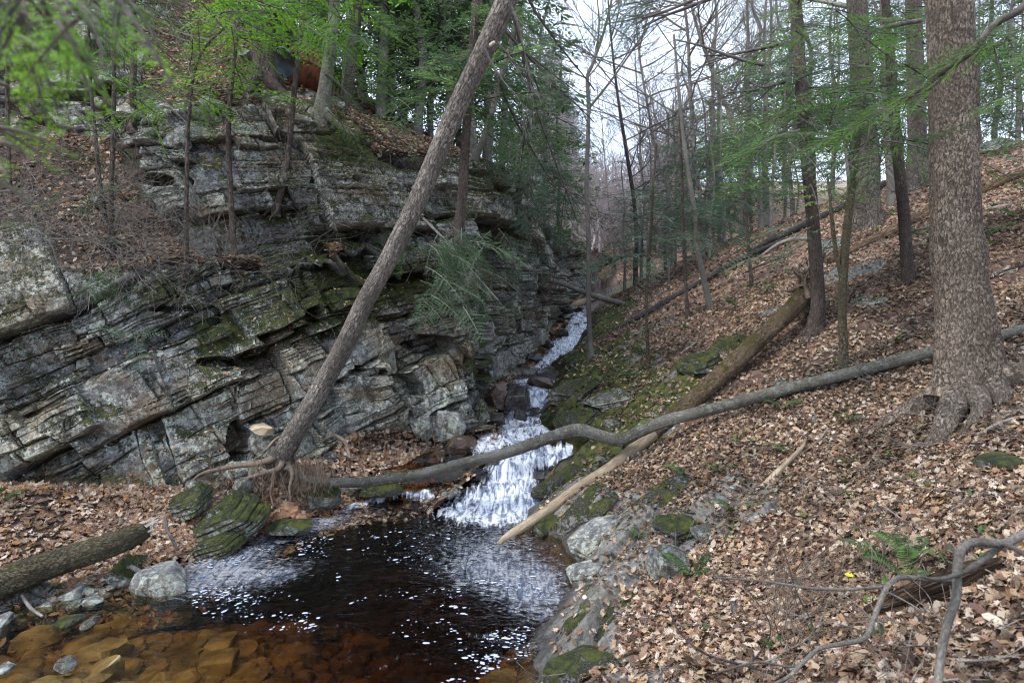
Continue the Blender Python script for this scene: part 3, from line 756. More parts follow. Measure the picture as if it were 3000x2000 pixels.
def add_roots(parent, base, r0, n, L, mat, seed, ang=(0, 6.28), zf=None, drop=.5, name='root', rad=.4):
    r = np.random.default_rng(seed)
    for i in range(n):
        a = ang[0]+(ang[1]-ang[0])*(i+r.uniform(.2, .8))/n
        pts = []; d = np.array([math.cos(a), math.sin(a)])
        ln = L*r.uniform(.7, 1.3); m = 12
        for j in range(m):
            q = j/(m-1); dd = r0*.4+ln*q
            a2 = a+.5*math.sin(q*4+i+seed)*.35
            x = base[0]+math.cos(a2)*dd; y = base[1]+math.sin(a2)*dd
            z = zf(x, y) if zf else base[2]-drop*ln*q
            pts.append((x, y, z+r0*.55*(1-q)**3-.02*q-.01))
        rr = np.linspace(r0*rad, r0*.07, m)
        V, f, uv = tube(crv(pts, 26), np.interp(np.linspace(0, 1, 26), np.linspace(0, 1, m), rr), 9, bark(.05, 9, 7, seed+i, .12))
        mk(name, V, f, mat, parent, uv)
gz = lambda x, y: float(ground(np.array([x]), np.array([y]))[0])
# ------------------------------------------------------------------ the trees one can tell apart
D2S = 3000/2352.0           # the photograph was measured on a 2352-wide view
def S(pts, d0, d1=None, ws=1.0):
    """[(x,y,halfwidth)] measured on the view, with a depth for the first and last point -> path"""
    d1 = d0 if d1 is None else d1; n = len(pts)
    return [(x*D2S, y*D2S, d0+(d1-d0)*i/(n-1), w*D2S*ws) for i, (x, y, w) in enumerate(pts)]

# the great scaly trunk on the right
b = hit(2845, 1190); D0 = float(b[1])-.0
bt = thing('broadleaf_tree', 'big scaly-barked trunk with flared roots standing in the leaves, the widest of all the trees', 'tree', b)
pth = S([(2228, 930, 90), (2232, 900, 84), (2226, 820, 74), (2218, 740, 66), (2208, 660, 60), (2200, 590, 61), (2196, 520, 56), (2193, 420, 54), (2190, 300, 53), (2186, 160, 53), (2181, 0, 52), (2178, -150, 50), (2176, -500, 45), (2170, -1100, 36)], D0+.05, D0+.3, .93)
p, r_ = pxpath(pth); n = 700
pr = crv(np.hstack([p, r_[:, None]]), n); bb_ = bark(.030, 34, 9, 3, .035); bb2 = bark(.022, 70, 22, 5, 0)
def dsp(L, th, rr):
    d = bb_(L, th, rr)+bb2(L, th, rr)
    lob = np.clip(np.cos(th*3+.6)*.6+np.cos(th*5+1.9)*.5, -.8, 1)
    d = d+.16*np.exp(-L/.24)*lob
    d = d-.30*np.exp(-((L-.10)/.13)**2)*np.exp(-((np.angle(np.exp(1j*(th-HOL))))/.22)**2)
    return d+.07*np.exp(-((L-1.42)/.12)**2)*(.4+.6*np.cos(th-HOL-.6))
HOL = 3.0
V, f, uv = tube(pr[:, :3], pr[:, 3], 220, dsp)
tk = mk('trunk', V, f, M['bark_big'], bt, uv)
rb = b
for i, (a, ln, rd) in enumerate([(-2.75, .95, .13), (-2.2, .55, .10), (-1.35, .30, .12), (-.35, .9, .15), (.4, .9, .12), (2.4, .9, .13), (1.5, .6, .12)]):
    pts = []
    for q in np.linspace(0, 1, 12):
        rr = .17+ln*q; a2 = a+.25*math.sin(q*3+i)
        x, y = b[0]+math.cos(a2)*rr, b[1]+math.sin(a2)*rr
        pts.append((x, y, gz(x, y)+.16*(1-q)**2.2-.03*q))
    V, f, uv = tube(crv(pts, 50), np.linspace(rd, .025, 50), 26, bark(.05, 12, 9, 30+i, .10))
    mk('root', V, f, M['bark_big'], bt, uv)
FB = Foliage()
_c = crv(p, 40)

def simple_tree(name, label, cat, pts, mat, which='g', depth=None, lean=0.0, flare=.4, k=14, seed=1, crown=None, group=None, roots=0, amp=.05, extra=(), step=.05, ws=1.0):
    """pts on the 2352 view, base first; depth from the terrain unless given"""
    x, y, w = pts[0]
    d = depth or hd(x*D2S, y*D2S, which)
    if depth and which == 'g':
        zg = gz((x*D2S-1500)/F*d, d); yb = (HOR-(zg-.1-H)/d*F)/D2S
        if yb > y: pts = [(x, yb, w*1.1)]+list(pts); y = yb
    bs = P(x*D2S, y*D2S, d)
    t = thing(name, label, cat, bs, group)
    pts = [(x, y+(.30 if which == 'g' else .15)/d*F/D2S, w*1.05)]+list(pts)
    o, pr = trunk('trunk', S(pts, d, d*(1+lean), ws), mat, t, k, seed, step, amp=amp, flare=flare)
    for e in extra:                                   # forks, listed as their own view paths
        V_, r__ = pxpath(S(e, d, d*(1+lean), ws)); q = crv(np.hstack([V_, r__[:, None]]), 40)
        V2, f2, uv2 = tube(q[:, :3], q[:, 3], 8, bark(.05, 10, 6, seed+9, .06)); mk('fork', V2, f2, mat, t, uv2)
    if roots: add_roots(t, bs, pr[2, 3]*1.5, roots, .45, mat, seed, zf=gz if which == 'g' else None)
    if crown: crown(t, pr[:, :3], d)
    return t

def crown_hem(z0, z1, n, L, cols=HEM, tm=None, seed=3, up=0.0, dead=0, taper=1.0):
    def go(t, pts, d):
        r = np.random.default_rng(seed); F_ = Foliage()
        zz0, zz1 = (H-(z0*D2S-HOR)/F*d), (H-(z1*D2S-HOR)/F*d)
        hemlock_crown(F_, pts, zz0, zz1, n, L, cols, tm or T_MID, r, taper=taper, up=up)
        if dead: dead_branches(F_.stems, pts, zz0-1.6, zz1, dead, seed)
        F_.build('crown', t)
    return go
def dead_branches(A, pts, z0, z1, n, seed, L=.7):
    r = np.random.default_rng(seed+50); tp = np.asarray(pts)
    z0 = max(z0, tp[0, 2]+.35)
    for i in range(n):
        z = r.uniform(z0, z1); c = (np.interp(z, tp[:, 2], tp[:, 0]), np.interp(z, tp[:, 2], tp[:, 1]), z)
        a = r.uniform(0, 6.28)
        bare_branches(A, c, (math.cos(a), math.sin(a), r.normal(.0, .2)), L*r.uniform(.4, 1.2), .007, 1, r, .5, .13, .0018, 3, .02)
def crown_bare(z0, z1, n, L, depth=2, seed=3, rad=.03, mat=None, up=.2):
    def go(t, pts, d):
        r = np.random.default_rng(seed); A = Acc(); tp = np.asarray(pts)
        zz0, zz1 = (H-(z0*D2S-HOR)/F*d), (H-(z1*D2S-HOR)/F*d)
        for i in range(n):
            z = zz0+(zz1-zz0)*(i+r.uniform(0, 1))/n; c = (np.interp(z, tp[:, 2], tp[:, 0]), np.interp(z, tp[:, 2], tp[:, 1]), z)
            a = r.uniform(0, 6.28)
            bare_branches(A, c, (math.cos(a), math.sin(a), r.uniform(.1, .9)), L*r.uniform(.6, 1.2), rad*r.uniform(.5, 1), depth, r, .5, .09, .003, 3, up)
        A.build('crown', mat or M['twig'], t)
    return go

simple_tree('hemlock_tree', 'tall straight reddish-brown hemlock left of the small forked stem, green boughs high up', 'tree',
    [(1868, 770, 19), (1878, 700, 16.5), (1874, 600, 16), (1862, 450, 15.5), (1850, 330, 15), (1843, 230, 15), (1835, 120, 14.5), (1828, 0, 14), (1820, -160, 13), (1812, -420, 11)], M['bark_hem'],
    seed=11, ws=0.93, flare=.5, k=30, roots=4, crown=crown_hem(430, -420, 36, 1.7, HEM, T_MID, 4, dead=20))
simple_tree('young_tree', 'thin knobbly forked stem just behind the speckled log', 'tree',
    [(1938, 850, 13), (1937, 790, 11.5), (1934, 700, 11), (1938, 620, 11.5), (1944, 540, 11), (1953, 460, 10), (1962, 400, 9), (1970, 320, 7), (1985, 230, 5)], M['bark_green'],
    seed=12, ws=0.85, flare=.2, k=18, amp=.07, extra=[[(1934, 640, 7), (1922, 590, 6), (1912, 520, 5.5), (1906, 450, 4), (1900, 400, 2.5)]], crown=crown_bare(420, 200, 5, .8, 2, 5, .012))
simple_tree('old_tree', 'thick grey-brown mossy-footed trunk beyond the brown rotting log', 'tree',
    [(1993, 520, 33), (1993, 490, 29), (1990, 430, 27), (1987, 330, 26), (1982, 220, 25), (1975, 100, 24), (1968, 0, 22), (1955, -300, 18)], M['bark_old'],
    seed=13, flare=.4, k=40, crown=crown_bare(40, -300, 9, 3.0, 3, 6, .06))
simple_tree('hemlock_tree', 'slim dark hemlock trunk crossing in front of the brown rotting log', 'tree',
    [(2086, 648, 15), (2083, 600, 13.5), (2077, 500, 13.5), (2069, 420, 13), (2060, 330, 12.5), (2052, 240, 12), (2042, 100, 10), (2030, -60, 9), (2020, -300, 7)], M['bark_hem'],
    seed=14, ws=0.95, flare=.3, k=24, crown=crown_hem(330, -300, 40, 1.9, HEM, T_MID, 7, dead=10))
simple_tree('old_tree', 'broad ridged trunk with a swollen foot, behind and left of the great scaly one', 'tree',
    [(2110, 395, 27), (2108, 370, 23), (2107, 320, 20), (2104, 240, 19), (2101, 120, 18), (2098, 0, 17), (2095, -250, 13)], M['bark_old'],
    seed=15, flare=.8, k=30, depth=17, crown=crown_bare(0, -250, 8, 3.0, 3, 8, .06))
simple_tree('young_tree', 'slender pale trunk with one root striding out, right of the thick old trunk', 'tree',
    [(2046, 425, 11), (2042, 380, 9.5), (2036, 320, 9), (2034, 250, 8.5), (2030, 150, 8), (2026, 0, 7), (2020, -200, 5)], M['bark_grey'],
    seed=16, ws=0.8, flare=.5, k=14, depth=16, crown=crown_bare(60, -200, 7, 2.0, 3, 9, .03))
simple_tree('sapling', 'smooth grey speckled stem rising beside the top of the cascade, forked high up', 'tree',
    [(1357, 825, 11), (1354, 760, 9), (1352, 680, 8.5), (1352, 560, 8.2), (1347, 430, 8), (1350, 330, 7.5), (1352, 250, 7), (1349, 180, 6.5), (1360, 150, 6), (1385, 80, 5), (1405, 0, 4), (1425, -120, 3)], M['bark_grey'],
    seed=17, ws=0.66, flare=.5, k=18, roots=4, extra=[[(1352, 250, 5), (1400, 190, 4), (1450, 120, 3.2), (1490, 60, 2.5), (1530, 0, 2)], [(1349, 180, 4), (1368, 120, 3.4), (1376, 60, 3), (1372, 0, 2.4), (1366, -80, 2)]],
    crown=crown_bare(240, -60, 10, 1.3, 3, 10, .02))
simple_tree('sapling', 'thin mossy-footed sapling between the speckled stem and the mossy fallen trunk', 'tree',
    [(1490, 850, 9), (1487, 780, 6.5), (1485, 690, 6.2), (1490, 600, 6), (1496, 520, 5.5), (1500, 430, 5), (1508, 330, 4)], M['bark_green'],
    seed=18, ws=0.58, flare=.6, k=14, crown=crown_hem(610, 330, 16, 1.2, HEM_D, T_MID, 11, dead=8))
simple_tree('sapling', 'straight dark sapling at the middle of the leafy slope, nearest to the long fallen trunk', 'tree',
    [(1580, 735, 7), (1577, 680, 5.2), (1572, 600, 5), (1568, 500, 4.6), (1566, 400, 4), (1560, 260, 3)], M['bark_hem'],
    seed=19, ws=0.8, flare=.3, k=12, crown=crown_hem(590, 260, 22, 1.4, HEM_D, T_MID, 12, dead=8))
simple_tree('sapling', 'greyish leaning sapling with a spread foot in the leafy slope', 'tree',
    [(1636, 722, 11), (1628, 690, 8), (1612, 620, 7.5), (1603, 570, 7), (1597, 500, 6.5), (1585, 420, 6), (1570, 320, 5), (1560, 220, 4), (1548, 80, 3)], M['bark_grey'],
    seed=20, ws=0.88, flare=.6, k=14, crown=crown_hem(560, 380, 16, 1.1, HEM_D, T_MID, 13, dead=6))
simple_tree('sapling', 'very thin sapling high on the slope left of the tall reddish-brown hemlock', 'tree',
    [(1727, 662, 5), (1722, 600, 3.8), (1717, 530, 3.6), (1712, 450, 3.2), (1710, 360, 2.6)], M['bark_hem'],
    seed=21, flare=.2, k=10, crown=crown_hem(560, 360, 14, 1.0, HEM_D, T_MID, 14, dead=4))
simple_tree('dead_tree', 'black bare trunk leaning left against the bright sky above the stream', 'dead tree',
    [(1460, 600, 9), (1462, 560, 8), (1457, 470, 7.5), (1447, 400, 7.5), (1436, 330, 7), (1426, 270, 6), (1416, 200, 5), (1408, 130, 4), (1398, 20, 3), (1392, -100, 2)], M['bark_dark'],
    seed=22, ws=0.62, flare=.2, k=14, depth=22, crown=crown_bare(480, -60, 20, 2.6, 3, 15, .03, M['twig_dark'], .12))
simple_tree('bare_tree', 'pale bare tree leaning left over the others in the middle distance', 'tree',
    [(1748, 470, 9), (1738, 430, 8), (1712, 370, 7.5), (1690, 310, 7.5), (1672, 250, 7), (1655, 220, 6.5), (1632, 150, 6), (1610, 90, 5), (1590, 20, 4), (1570, -80, 3)], M['bark_pale'],
    seed=23, ws=0.8, flare=.1, k=14, depth=23, crown=crown_bare(330, -60, 18, 3.2, 3, 16, .04, M['twig'], .2))
simple_tree('bare_tree', 'forked bare tree with spreading limbs behind the dead black trunk, to its right', 'tree',
    [(1540, 520, 9), (1533, 450, 8), (1520, 390, 7.5), (1502, 330, 7), (1492, 270, 6), (1482, 210, 5), (1470, 140, 4), (1462, 60, 3), (1455, -60, 2)], M['bark_far'],
    seed=24, ws=0.55, flare=.1, k=12, depth=26, extra=[[(1530, 440, 5), (1548, 400, 4.5), (1560, 360, 4), (1566, 300, 3), (1578, 220, 2)]], crown=crown_bare(400, -40, 20, 3.6, 3, 17, .04, M['twig'], .2))
simple_tree('bare_tree', 'tall dark bare tree with ragged boughs between the leaning pale tree and the forked one', 'tree',
    [(1618, 560, 11), (1612, 480, 10), (1598, 380, 9.5), (1590, 280, 9), (1584, 180, 8), (1580, 80, 7), (1572, 0, 6), (1566, -150, 4)], M['bark_far'],
    seed=25, ws=0.5, flare=.1, k=14, depth=24, crown=crown_bare(420, -120, 26, 4.2, 3, 18, .045, M['twig'], .15))

# trees on the cliff
def left_tree(label, pts, mat, seed, crown=None, depth=None, roots=3, name='hemlock_sapling', cat='tree', **k):
    x, y, w = pts[0]
    d = depth or hd(x*D2S, y*D2S, 'c')-.05
    return simple_tree(name, label, cat, pts, mat, depth=d, seed=seed, crown=crown, roots=roots, which='c', **k)
left_tree('thin dark sapling at the far left edge, cut by the frame', [(22, 430, 7), (18, 300, 6.5), (17, 180, 6), (18, 90, 5.5), (22, -20, 5), (24, -200, 4)], M['bark_hem'], 31, ws=0.7, crown=crown_hem(60, -200, 8, 1.0, HEM, T_MID, 31, dead=8))
left_tree('thin sapling curving down from the slope, left of the tall paired stems', [(240, 500, 7), (228, 410, 6.5), (219, 310, 6), (211, 230, 5.5), (206, 150, 5), (203, 30, 4)], M['bark_hem'], 32, ws=0.7, crown=crown_hem(180, 30, 6, .8, HEM, T_MID, 32, dead=5))
left_tree('tall straight sapling rooted in the brush heap below the slope', [(256, 560, 9), (256, 440, 7.5), (259, 330, 7), (262, 200, 6.5), (262, 100, 6), (264, 0, 5.5), (266, -180, 4)], M['bark_hem'], 33, ws=0.7, crown=crown_hem(120, -180, 8, 1.0, HEM, T_MID, 33, dead=9))
left_tree('short reddish trunk standing in front of the upper slab', [(304, 285, 11), (304, 240, 9.5), (306, 170, 9), (308, 90, 8), (306, 0, 7), (304, -150, 6)], M['bark_hem'], 34, ws=0.8, crown=crown_hem(70, -150, 14, 1.2, HEM, T_MID, 34, dead=6))
left_tree('thin spotted sapling on the narrow ledge, left of the thicker one', [(428, 618, 8), (428, 500, 6.5), (429, 400, 6.5), (431, 320, 6), (437, 240, 5.5), (445, 170, 5), (470, 110, 4.5), (520, 60, 3.5)], M['bark_hem'], 35, ws=0.7, crown=crown_bare(300, 60, 6, .7, 1, 35, .009))
left_tree('thick-stemmed young hemlock on the narrow ledge with roots hanging down the rock', [(535, 622, 12), (536, 560, 9.5), (531, 470, 9), (526, 370, 8.8), (525, 280, 8.2), (532, 190, 7.5), (543, 90, 6.5), (550, 0, 5.5), (556, -200, 4)], M['bark_hem'], 36, ws=0.7, crown=crown_hem(190, -200, 16, 1.2, HEM_B, T_MID, 36, dead=8), k=18)
left_tree('leaning young hemlock springing from a crack and bowing right past the rusty drum', [(636, 475, 12), (652, 420, 9.5), (664, 340, 9), (673, 240, 8.6), (684, 140, 8), (692, 60, 7), (700, -30, 6), (712, -200, 5)], M['bark_hem'], 37, ws=0.72, crown=crown_hem(120, -200, 16, 1.3, HEM_B, T_MID, 37, dead=7), k=18)
left_tree('big shaggy hemlock with a widely flared foot, left of the rusty drum', [(606, 200, 42), (606, 150, 31), (610, 90, 26), (613, 30, 24), (614, -60, 23), (616, -400, 17)], M['bark_hem'], 38, ws=0.85, crown=crown_hem(20, -380, 30, 2.6, HEM_B, T_MID, 38), roots=5, k=40, flare=.35, name='hemlock_tree')
left_tree('pale lichen-spotted trunk gripping the cliff edge right of the rusty drum', [(735, 275, 26), (742, 230, 19), (752, 160, 17), (762, 90, 16), (768, 20, 15), (774, -80, 14), (780, -350, 10)], M['bark_pale'], 39, ws=0.85, crown=crown_bare(-20, -350, 7, 2.2, 2, 39, .03), roots=5, k=26, name='birch_tree')
left_tree('brown trunk sweeping up in a curve from the cliff edge, beside the pale one', [(772, 270, 18), (788, 240, 17), (800, 200, 15.5), (806, 150, 15), (812, 90, 14.5), (822, 0, 14), (830, -100, 13), (838, -380, 10)], M['bark_hem'], 40, ws=0.8, crown=crown_hem(60, -380, 24, 2.2, HEM, T_MID, 40), roots=3, k=26, name='hemlock_tree')
left_tree('stout straight hemlock on the cliff top, its bark running down to the brink', [(885, 265, 26), (883, 200, 20), (882, 120, 18), (884, 40, 17), (886, -60, 16), (888, -400, 12)], M['bark_hem'], 41, ws=0.62, crown=crown_hem(160, -400, 40, 2.6, HEM, T_MID, 41, dead=10), roots=4, k=26, name='hemlock_tree')
left_tree('straight dark-barked hemlock growing from the rock face behind the leaning trunk', [(1053, 540, 16), (1062, 440, 14), (1068, 340, 13.5), (1076, 240, 13), (1085, 120, 12.5), (1094, 0, 12), (1104, -200, 10)], M['bark_hem'], 42, ws=0.78, crown=crown_hem(260, -200, 40, 2.0, HEM, T_MID, 42, dead=14), roots=3, k=24, depth=9.9, name='hemlock_tree')
left_tree('slanting dead-grey trunk crossing behind the leaning one near the cliff top', [(1090, 370, 11), (1110, 320, 9), (1132, 250, 8.5), (1150, 180, 8), (1170, 110, 7), (1190, 20, 6)], M['bark_grey'], 43, ws=0.8, crown=crown_bare(300, 20, 6, .9, 2, 43, .012), roots=2, depth=11.5, name='dead_tree')

# the leaning trunk over the pool
lt = thing('leaning_tree', 'long split-barked trunk leaning far right over the stream from the undercut bank', 'tree', P(835, 1330, 7.7))
pth = S([(640, 1062, 44), (655, 1030, 38), (690, 972, 34), (740, 885, 32), (790, 795, 31.5), (840, 690, 31), (890, 600, 31), (955, 470, 31.5), (1010, 340, 32), (1060, 225, 33), (1110, 120, 34), (1155, 20, 36), (1210, -110, 36), (1300, -330, 33), (1420, -640, 28)], 7.7, 6.0, .70)
p, r_ = pxpath(pth); pr = crv(np.hstack([p, r_[:, None]]), 620)
b1 = bark(.05, 26, 8, 61, .03); b2 = bark(.025, 60, 18, 62, 0)
V, f, uv = tube(pr[:, :3], pr[:, 3], 150, lambda L, th, rr: b1(L, th, rr)+b2(L, th, rr)+.35*np.exp(-L/.10)*np.cos(th*4))
mk('trunk', V, f, M['bark_lean'], lt, uv)
for i, pts in enumerate([[(645, 1045, 14), (600, 1062, 11), (540, 1070, 8), (470, 1085, 6), (440, 1105, 4)], [(650, 1050, 13), (640, 1075, 10), (600, 1088, 8), (560, 1100, 5)], [(655, 1010, 7), (640, 1005, 6), (622, 1020, 5), (600, 1045, 3), (585, 1052, 2)],
      [(640, 1030, 6), (628, 1020, 5), (612, 1032, 3), (596, 1042, 2)], [(735, 1015, 5), (765, 1000, 7), (790, 1012, 6), (800, 1035, 5), (804, 1052, 3)], [(660, 1060, 10), (672, 1090, 7), (665, 1120, 4), (668, 1150, 2)], [(640, 1060, 8), (630, 1095, 6), (622, 1130, 4), (628, 1165, 2)]]):
    q, qr = pxpath(S(pts, 7.55, 7.35, .7)); q = crv(np.hstack([q, qr[:, None]]), 50)
    V, f, uv = tube(q[:, :3], q[:, 3], 12, bark(.08, 8, 8, 70+i, .1)); mk('root', V, f, M['root'], lt, uv)
q = P(1438, 133, 6.2); V, f, uv = tube([q, q+[.03, -.05, .01]], [.020, .014], 12); mk('cut_stub', V, f, M['splinter'], lt, uv)
for i, (a, bq) in enumerate([((1112, 110), (1150, 240)), ((1140, 95), (1230, 170)), ((1172, 10), (1260, 120))]):
    A = Acc(); r = np.random.default_rng(90+i); s_ = P(a[0]*D2S, a[1]*D2S, 6.2); e_ = P(bq[0]*D2S, bq[1]*D2S, 6.6)
    bare_branches(A, s_, e_-s_, np.linalg.norm(e_-s_)*1.2, .016, 2, r, .5, .1, .002, 4, -.08); A.build('branch', M['twig'], lt)

# ------------------------------------------------------------------ fallen timber
def log(name, label, pts, d0, d1, mat, seed, cat='log', k=28, ntn=160, amp=.04, fa=16, fl=8, group=None, part='trunk', depths=None, ws=1.0):
    path = S(pts, d0, d1, ws)
    if depths is not None: path = [(a[0], a[1], q, a[3]) for a, q in zip(path, depths)]
    p, r_ = pxpath(path)
    t = thing(name, label, cat, p[len(p)//2], group)
    q = crv(np.hstack([p, r_[:, None]]), ntn)
    V, f, uv = tube(q[:, :3], q[:, 3], k, bark(amp, fa, fl, seed, .16)); mk(part, V, f, mat, t, uv)
    return t, q
# speckled log bowing across the stream
pts = [(655, 1072, 9), (680, 1085, 12), (705, 1100, 14), (760, 1107, 14.5), (850, 1105, 15), (950, 1090, 15.5), (1050, 1066, 16), (1150, 1043, 16.5), (1240, 1013, 17.5), (1300, 993, 19), (1335, 988, 20), (1375, 1000, 19), (1425, 1010, 20), (1470, 990, 20), (1530, 966, 19.5), (1620, 943, 19), (1720, 917, 18.5), (1850, 882, 18), (1960, 855, 18), (2070, 827, 17.5), (2150, 806, 17), (2250, 785, 17), (2340, 758, 16), (2430, 740, 15)]
dp = np.interp(range(24), [0, 4, 9, 12, 16, 20, 23], [7.5, 7.75, 7.95, 7.95, 7.6, 7.1, 7.0])
cl, q = log('fallen_log', 'long speckled grey log bowing right across the stream to the great scaly trunk', pts, 0, 0, M['bark_log'], 101, depths=dp, ws=.74, k=60, ntn=560, amp=.05, fa=26, fl=12)
for i in (60, 300, 420, 330):
    A = Acc(); r = np.random.default_rng(i); bare_branches(A, q[i, :3], (.2, -.3, r.choice([-.8, .9])), .10, .012, 0, r); A.build('stub', M['bark_log'], cl)
# mossy uprooted tree: bark above, bare wood below
pts = [(1858, 668, 30), (1838, 690, 27), (1800, 728, 25), (1750, 775, 26), (1700, 822, 27), (1650, 868, 27), (1600, 912, 26.5), (1550, 955, 25), (1500, 996, 24), (1478, 1013, 23.5)]
d_top = hd(1858*D2S, 715*D2S)-.35
dd_ = [d_top, d_top-.15, None, None, None, None, None, None, None, 8.25]
dd_ = np.interp(range(10), [0, 9], [d_top, 8.25])
mt, q = log('fallen_tree', 'mossy uprooted trunk lying down the slope, stripped to pale bare wood at its lower end', pts, 0, 0, M['bark_moss'], 111, cat='fallen tree', depths=dd_, ws=.76, k=50, ntn=320, amp=.04, fa=20, fl=7)
pts = [(1500, 996, 15), (1450, 1037, 15), (1400, 1077, 14.5), (1350, 1108, 13.5), (1300, 1142, 13), (1250, 1178, 12), (1200, 1210, 11), (1165, 1233, 9), (1147, 1247, 6)]
p, r_ = pxpath([(a*D2S, b_*D2S, z, w*D2S) for (a, b_, w), z in zip(pts, np.linspace(8.25, 6.85, 9))]); q2 = crv(np.hstack([p, r_[:, None]]), 200)
V, f, uv = tube(q2[:, :3], q2[:, 3], 40, bark(.012, 14, 3, 115, .05)); mk('bare_wood', V, f, M['wood'], mt, uv)
for i, s_ in enumerate([30, 62, 80, 95, 120, 140]):
    dr = [(.4, -.5, .3), (.5, -.6, -.4), (-.4, -.2, .8), (.6, -.6, -.1), (-.3, -.3, .9), (-.5, -.5, .4)][i]
    e = q2[s_, :3]+np.array(dr)*(.17 if i in (1, 3) else .10); V, f, uv = tube([q2[s_, :3], e], [.016, .007], 8, bark(.1, 6, 20, i, .1)); mk('branch_stub', V, f, M['wood'], mt, uv)
rr = np.random.default_rng(5); A = Acc(); top = q[0, :3]
for i in range(26):
    dr = np.array([rr.normal(0, .8), rr.normal(.2, .5), rr.normal(.5, .8)]); bare_branches(A, top+rr.normal(0, .10, 3), dr, rr.uniform(.15, .5), rr.uniform(.018, .05), 1, rr, .6, .25, .004, 5, 0)
pl = fbm
V = np.array([top+np.array([math.cos(a)*.22*u, .02+.04*rr.normal(), math.sin(a)*.30*u+.08]) for u in (0.0, .5, 1.0) for a in np.linspace(0, 6.28, 18, endpoint=False)])
A.build('root_plate', M['root'], mt)

def slope_log(name, label, pts, mat, seed, lift=.6, ws=.8, **k):
    """a log lying on the slope: depths from the ground just under each point"""
    dpt = [hd(x*D2S, (y+w*lift)*D2S)-.05 for x, y, w in pts]
    dpt = list(np.interp(range(len(dpt)), [0, len(dpt)/2-.5, len(dpt)-1], [np.mean(dpt[:2]), np.median(dpt[len(dpt)//2-1:len(dpt)//2+2]), np.mean(dpt[-2:])]))
    return log(name, label, pts, 0, 0, mat, seed, depths=dpt, ws=ws, **k)
bl, q = slope_log('fallen_log', 'yellow-brown rotting log without bark, behind the slim dark hemlock trunk', [(1908, 604, 13), (1940, 590, 15), (1990, 565, 16), (2040, 537, 16), (2090, 510, 15), (2150, 483, 14), (2220, 458, 14), (2290, 425, 14), (2370, 390, 14)], M['wood_brown'], 121, fa=24, fl=2)
slope_log('fallen_log', 'long thin weathered log running up the slope behind the saplings', [(1395, 772, 5), (1440, 742, 8), (1500, 710, 9), (1560, 676, 9), (1620, 642, 8.5), (1680, 606, 8), (1740, 578, 8), (1800, 552, 8)], M['bark_dark'], 122, k=14)
slope_log('fallen_log', 'dark log on the upper slope reaching the thick mossy-footed trunk', [(1700, 600, 5), (1760, 556, 8), (1830, 525, 9), (1880, 500, 10), (1930, 480, 11), (1965, 455, 11)], M['bark_dark'], 123, k=14)
slope_log('fallen_log', 'dark log lying along the crest behind the slim hemlock trunk', [(2000, 440, 10), (2050, 415, 10), (2090, 398, 9), (2150, 380, 8)], M['bark_dark'], 124, k=14)
for i, (a, lab) in enumerate([([(1640, 618, 4), (1700, 575, 5), (1760, 535, 4), (1800, 510, 3)], 'thin dead bough lying above the long weathered log'),
        ([(1745, 590, 4), (1790, 560, 6), (1835, 548, 6), (1880, 552, 4)], 'crooked dead bough across the upper end of the weathered log'),
        ([(1690, 640, 3), (1740, 612, 3), (1800, 590, 3), (1850, 580, 2)], 'thin crooked dead bough low on the upper slope'),
        ([(1515, 868, 7), (1545, 830, 5), (1580, 800, 4), (1600, 785, 3)], 'short dark stick on the leaves above the dark mossy outcrop'),
        ([(1640, 910, 7), (1690, 868, 6), (1720, 838, 5)], 'dark half-buried stick beneath the mossy uprooted trunk'),
        ([(1760, 1090, 2), (1830, 1050, 3), (1880, 1010, 3), (1900, 985, 2)], 'pale crooked twig on the open leaf slope under the speckled log'),
        ([(1690, 1170, 6), (1740, 1130, 10), (1790, 1080, 9), (1840, 1030, 6), (1850, 1010, 4)], 'rotten splintered pale limb lying down the near slope'),
        ([(2220, 1030, 4), (2270, 985, 5), (2330, 960, 4), (2400, 945, 3)], 'grey twig lying in the leaves below the roots of the great trunk'),
        ([(2230, 1018, 3), (2290, 1020, 3), (2360, 1028, 3)], 'straight thin stick at the right edge below the great trunk'),
        ([(2270, 480, 5), (2320, 470, 6), (2400, 450, 5)], 'thin branch lying on the slope at the far right edge'),
        ([(2230, 655, 3), (2290, 630, 5), (2380, 600, 5)], 'dark stick on the slope right of the swelling of the great trunk')]):
    slope_log('dead_branch' if i != 6 else 'rotten_limb', lab, a, [M['bark_dark'], M['twig']][i % 2] if i != 6 else M['wood'], 130+i, k=8, ntn=60, cat='branch', lift=.5, part='stem')
# bough spanning the gap between the cliff and the bank
log('fallen_branch', 'straight bare pole slanting down from the cliff across the upper cascade', [(1195, 597, 4), (1240, 630, 5), (1300, 655, 5.5), (1360, 678, 6), (1410, 692, 6.5), (1450, 704, 7)], 16.5, 19.0, M['bark_grey'], 150, cat='branch', k=10, ntn=60)
log('fallen_log', 'short pale broken log wedged across the stream above the cascade', [(1305, 704, 6), (1345, 692, 8), (1380, 680, 7)], 20.5, 20.5, M['wood'], 151, k=12, ntn=40)
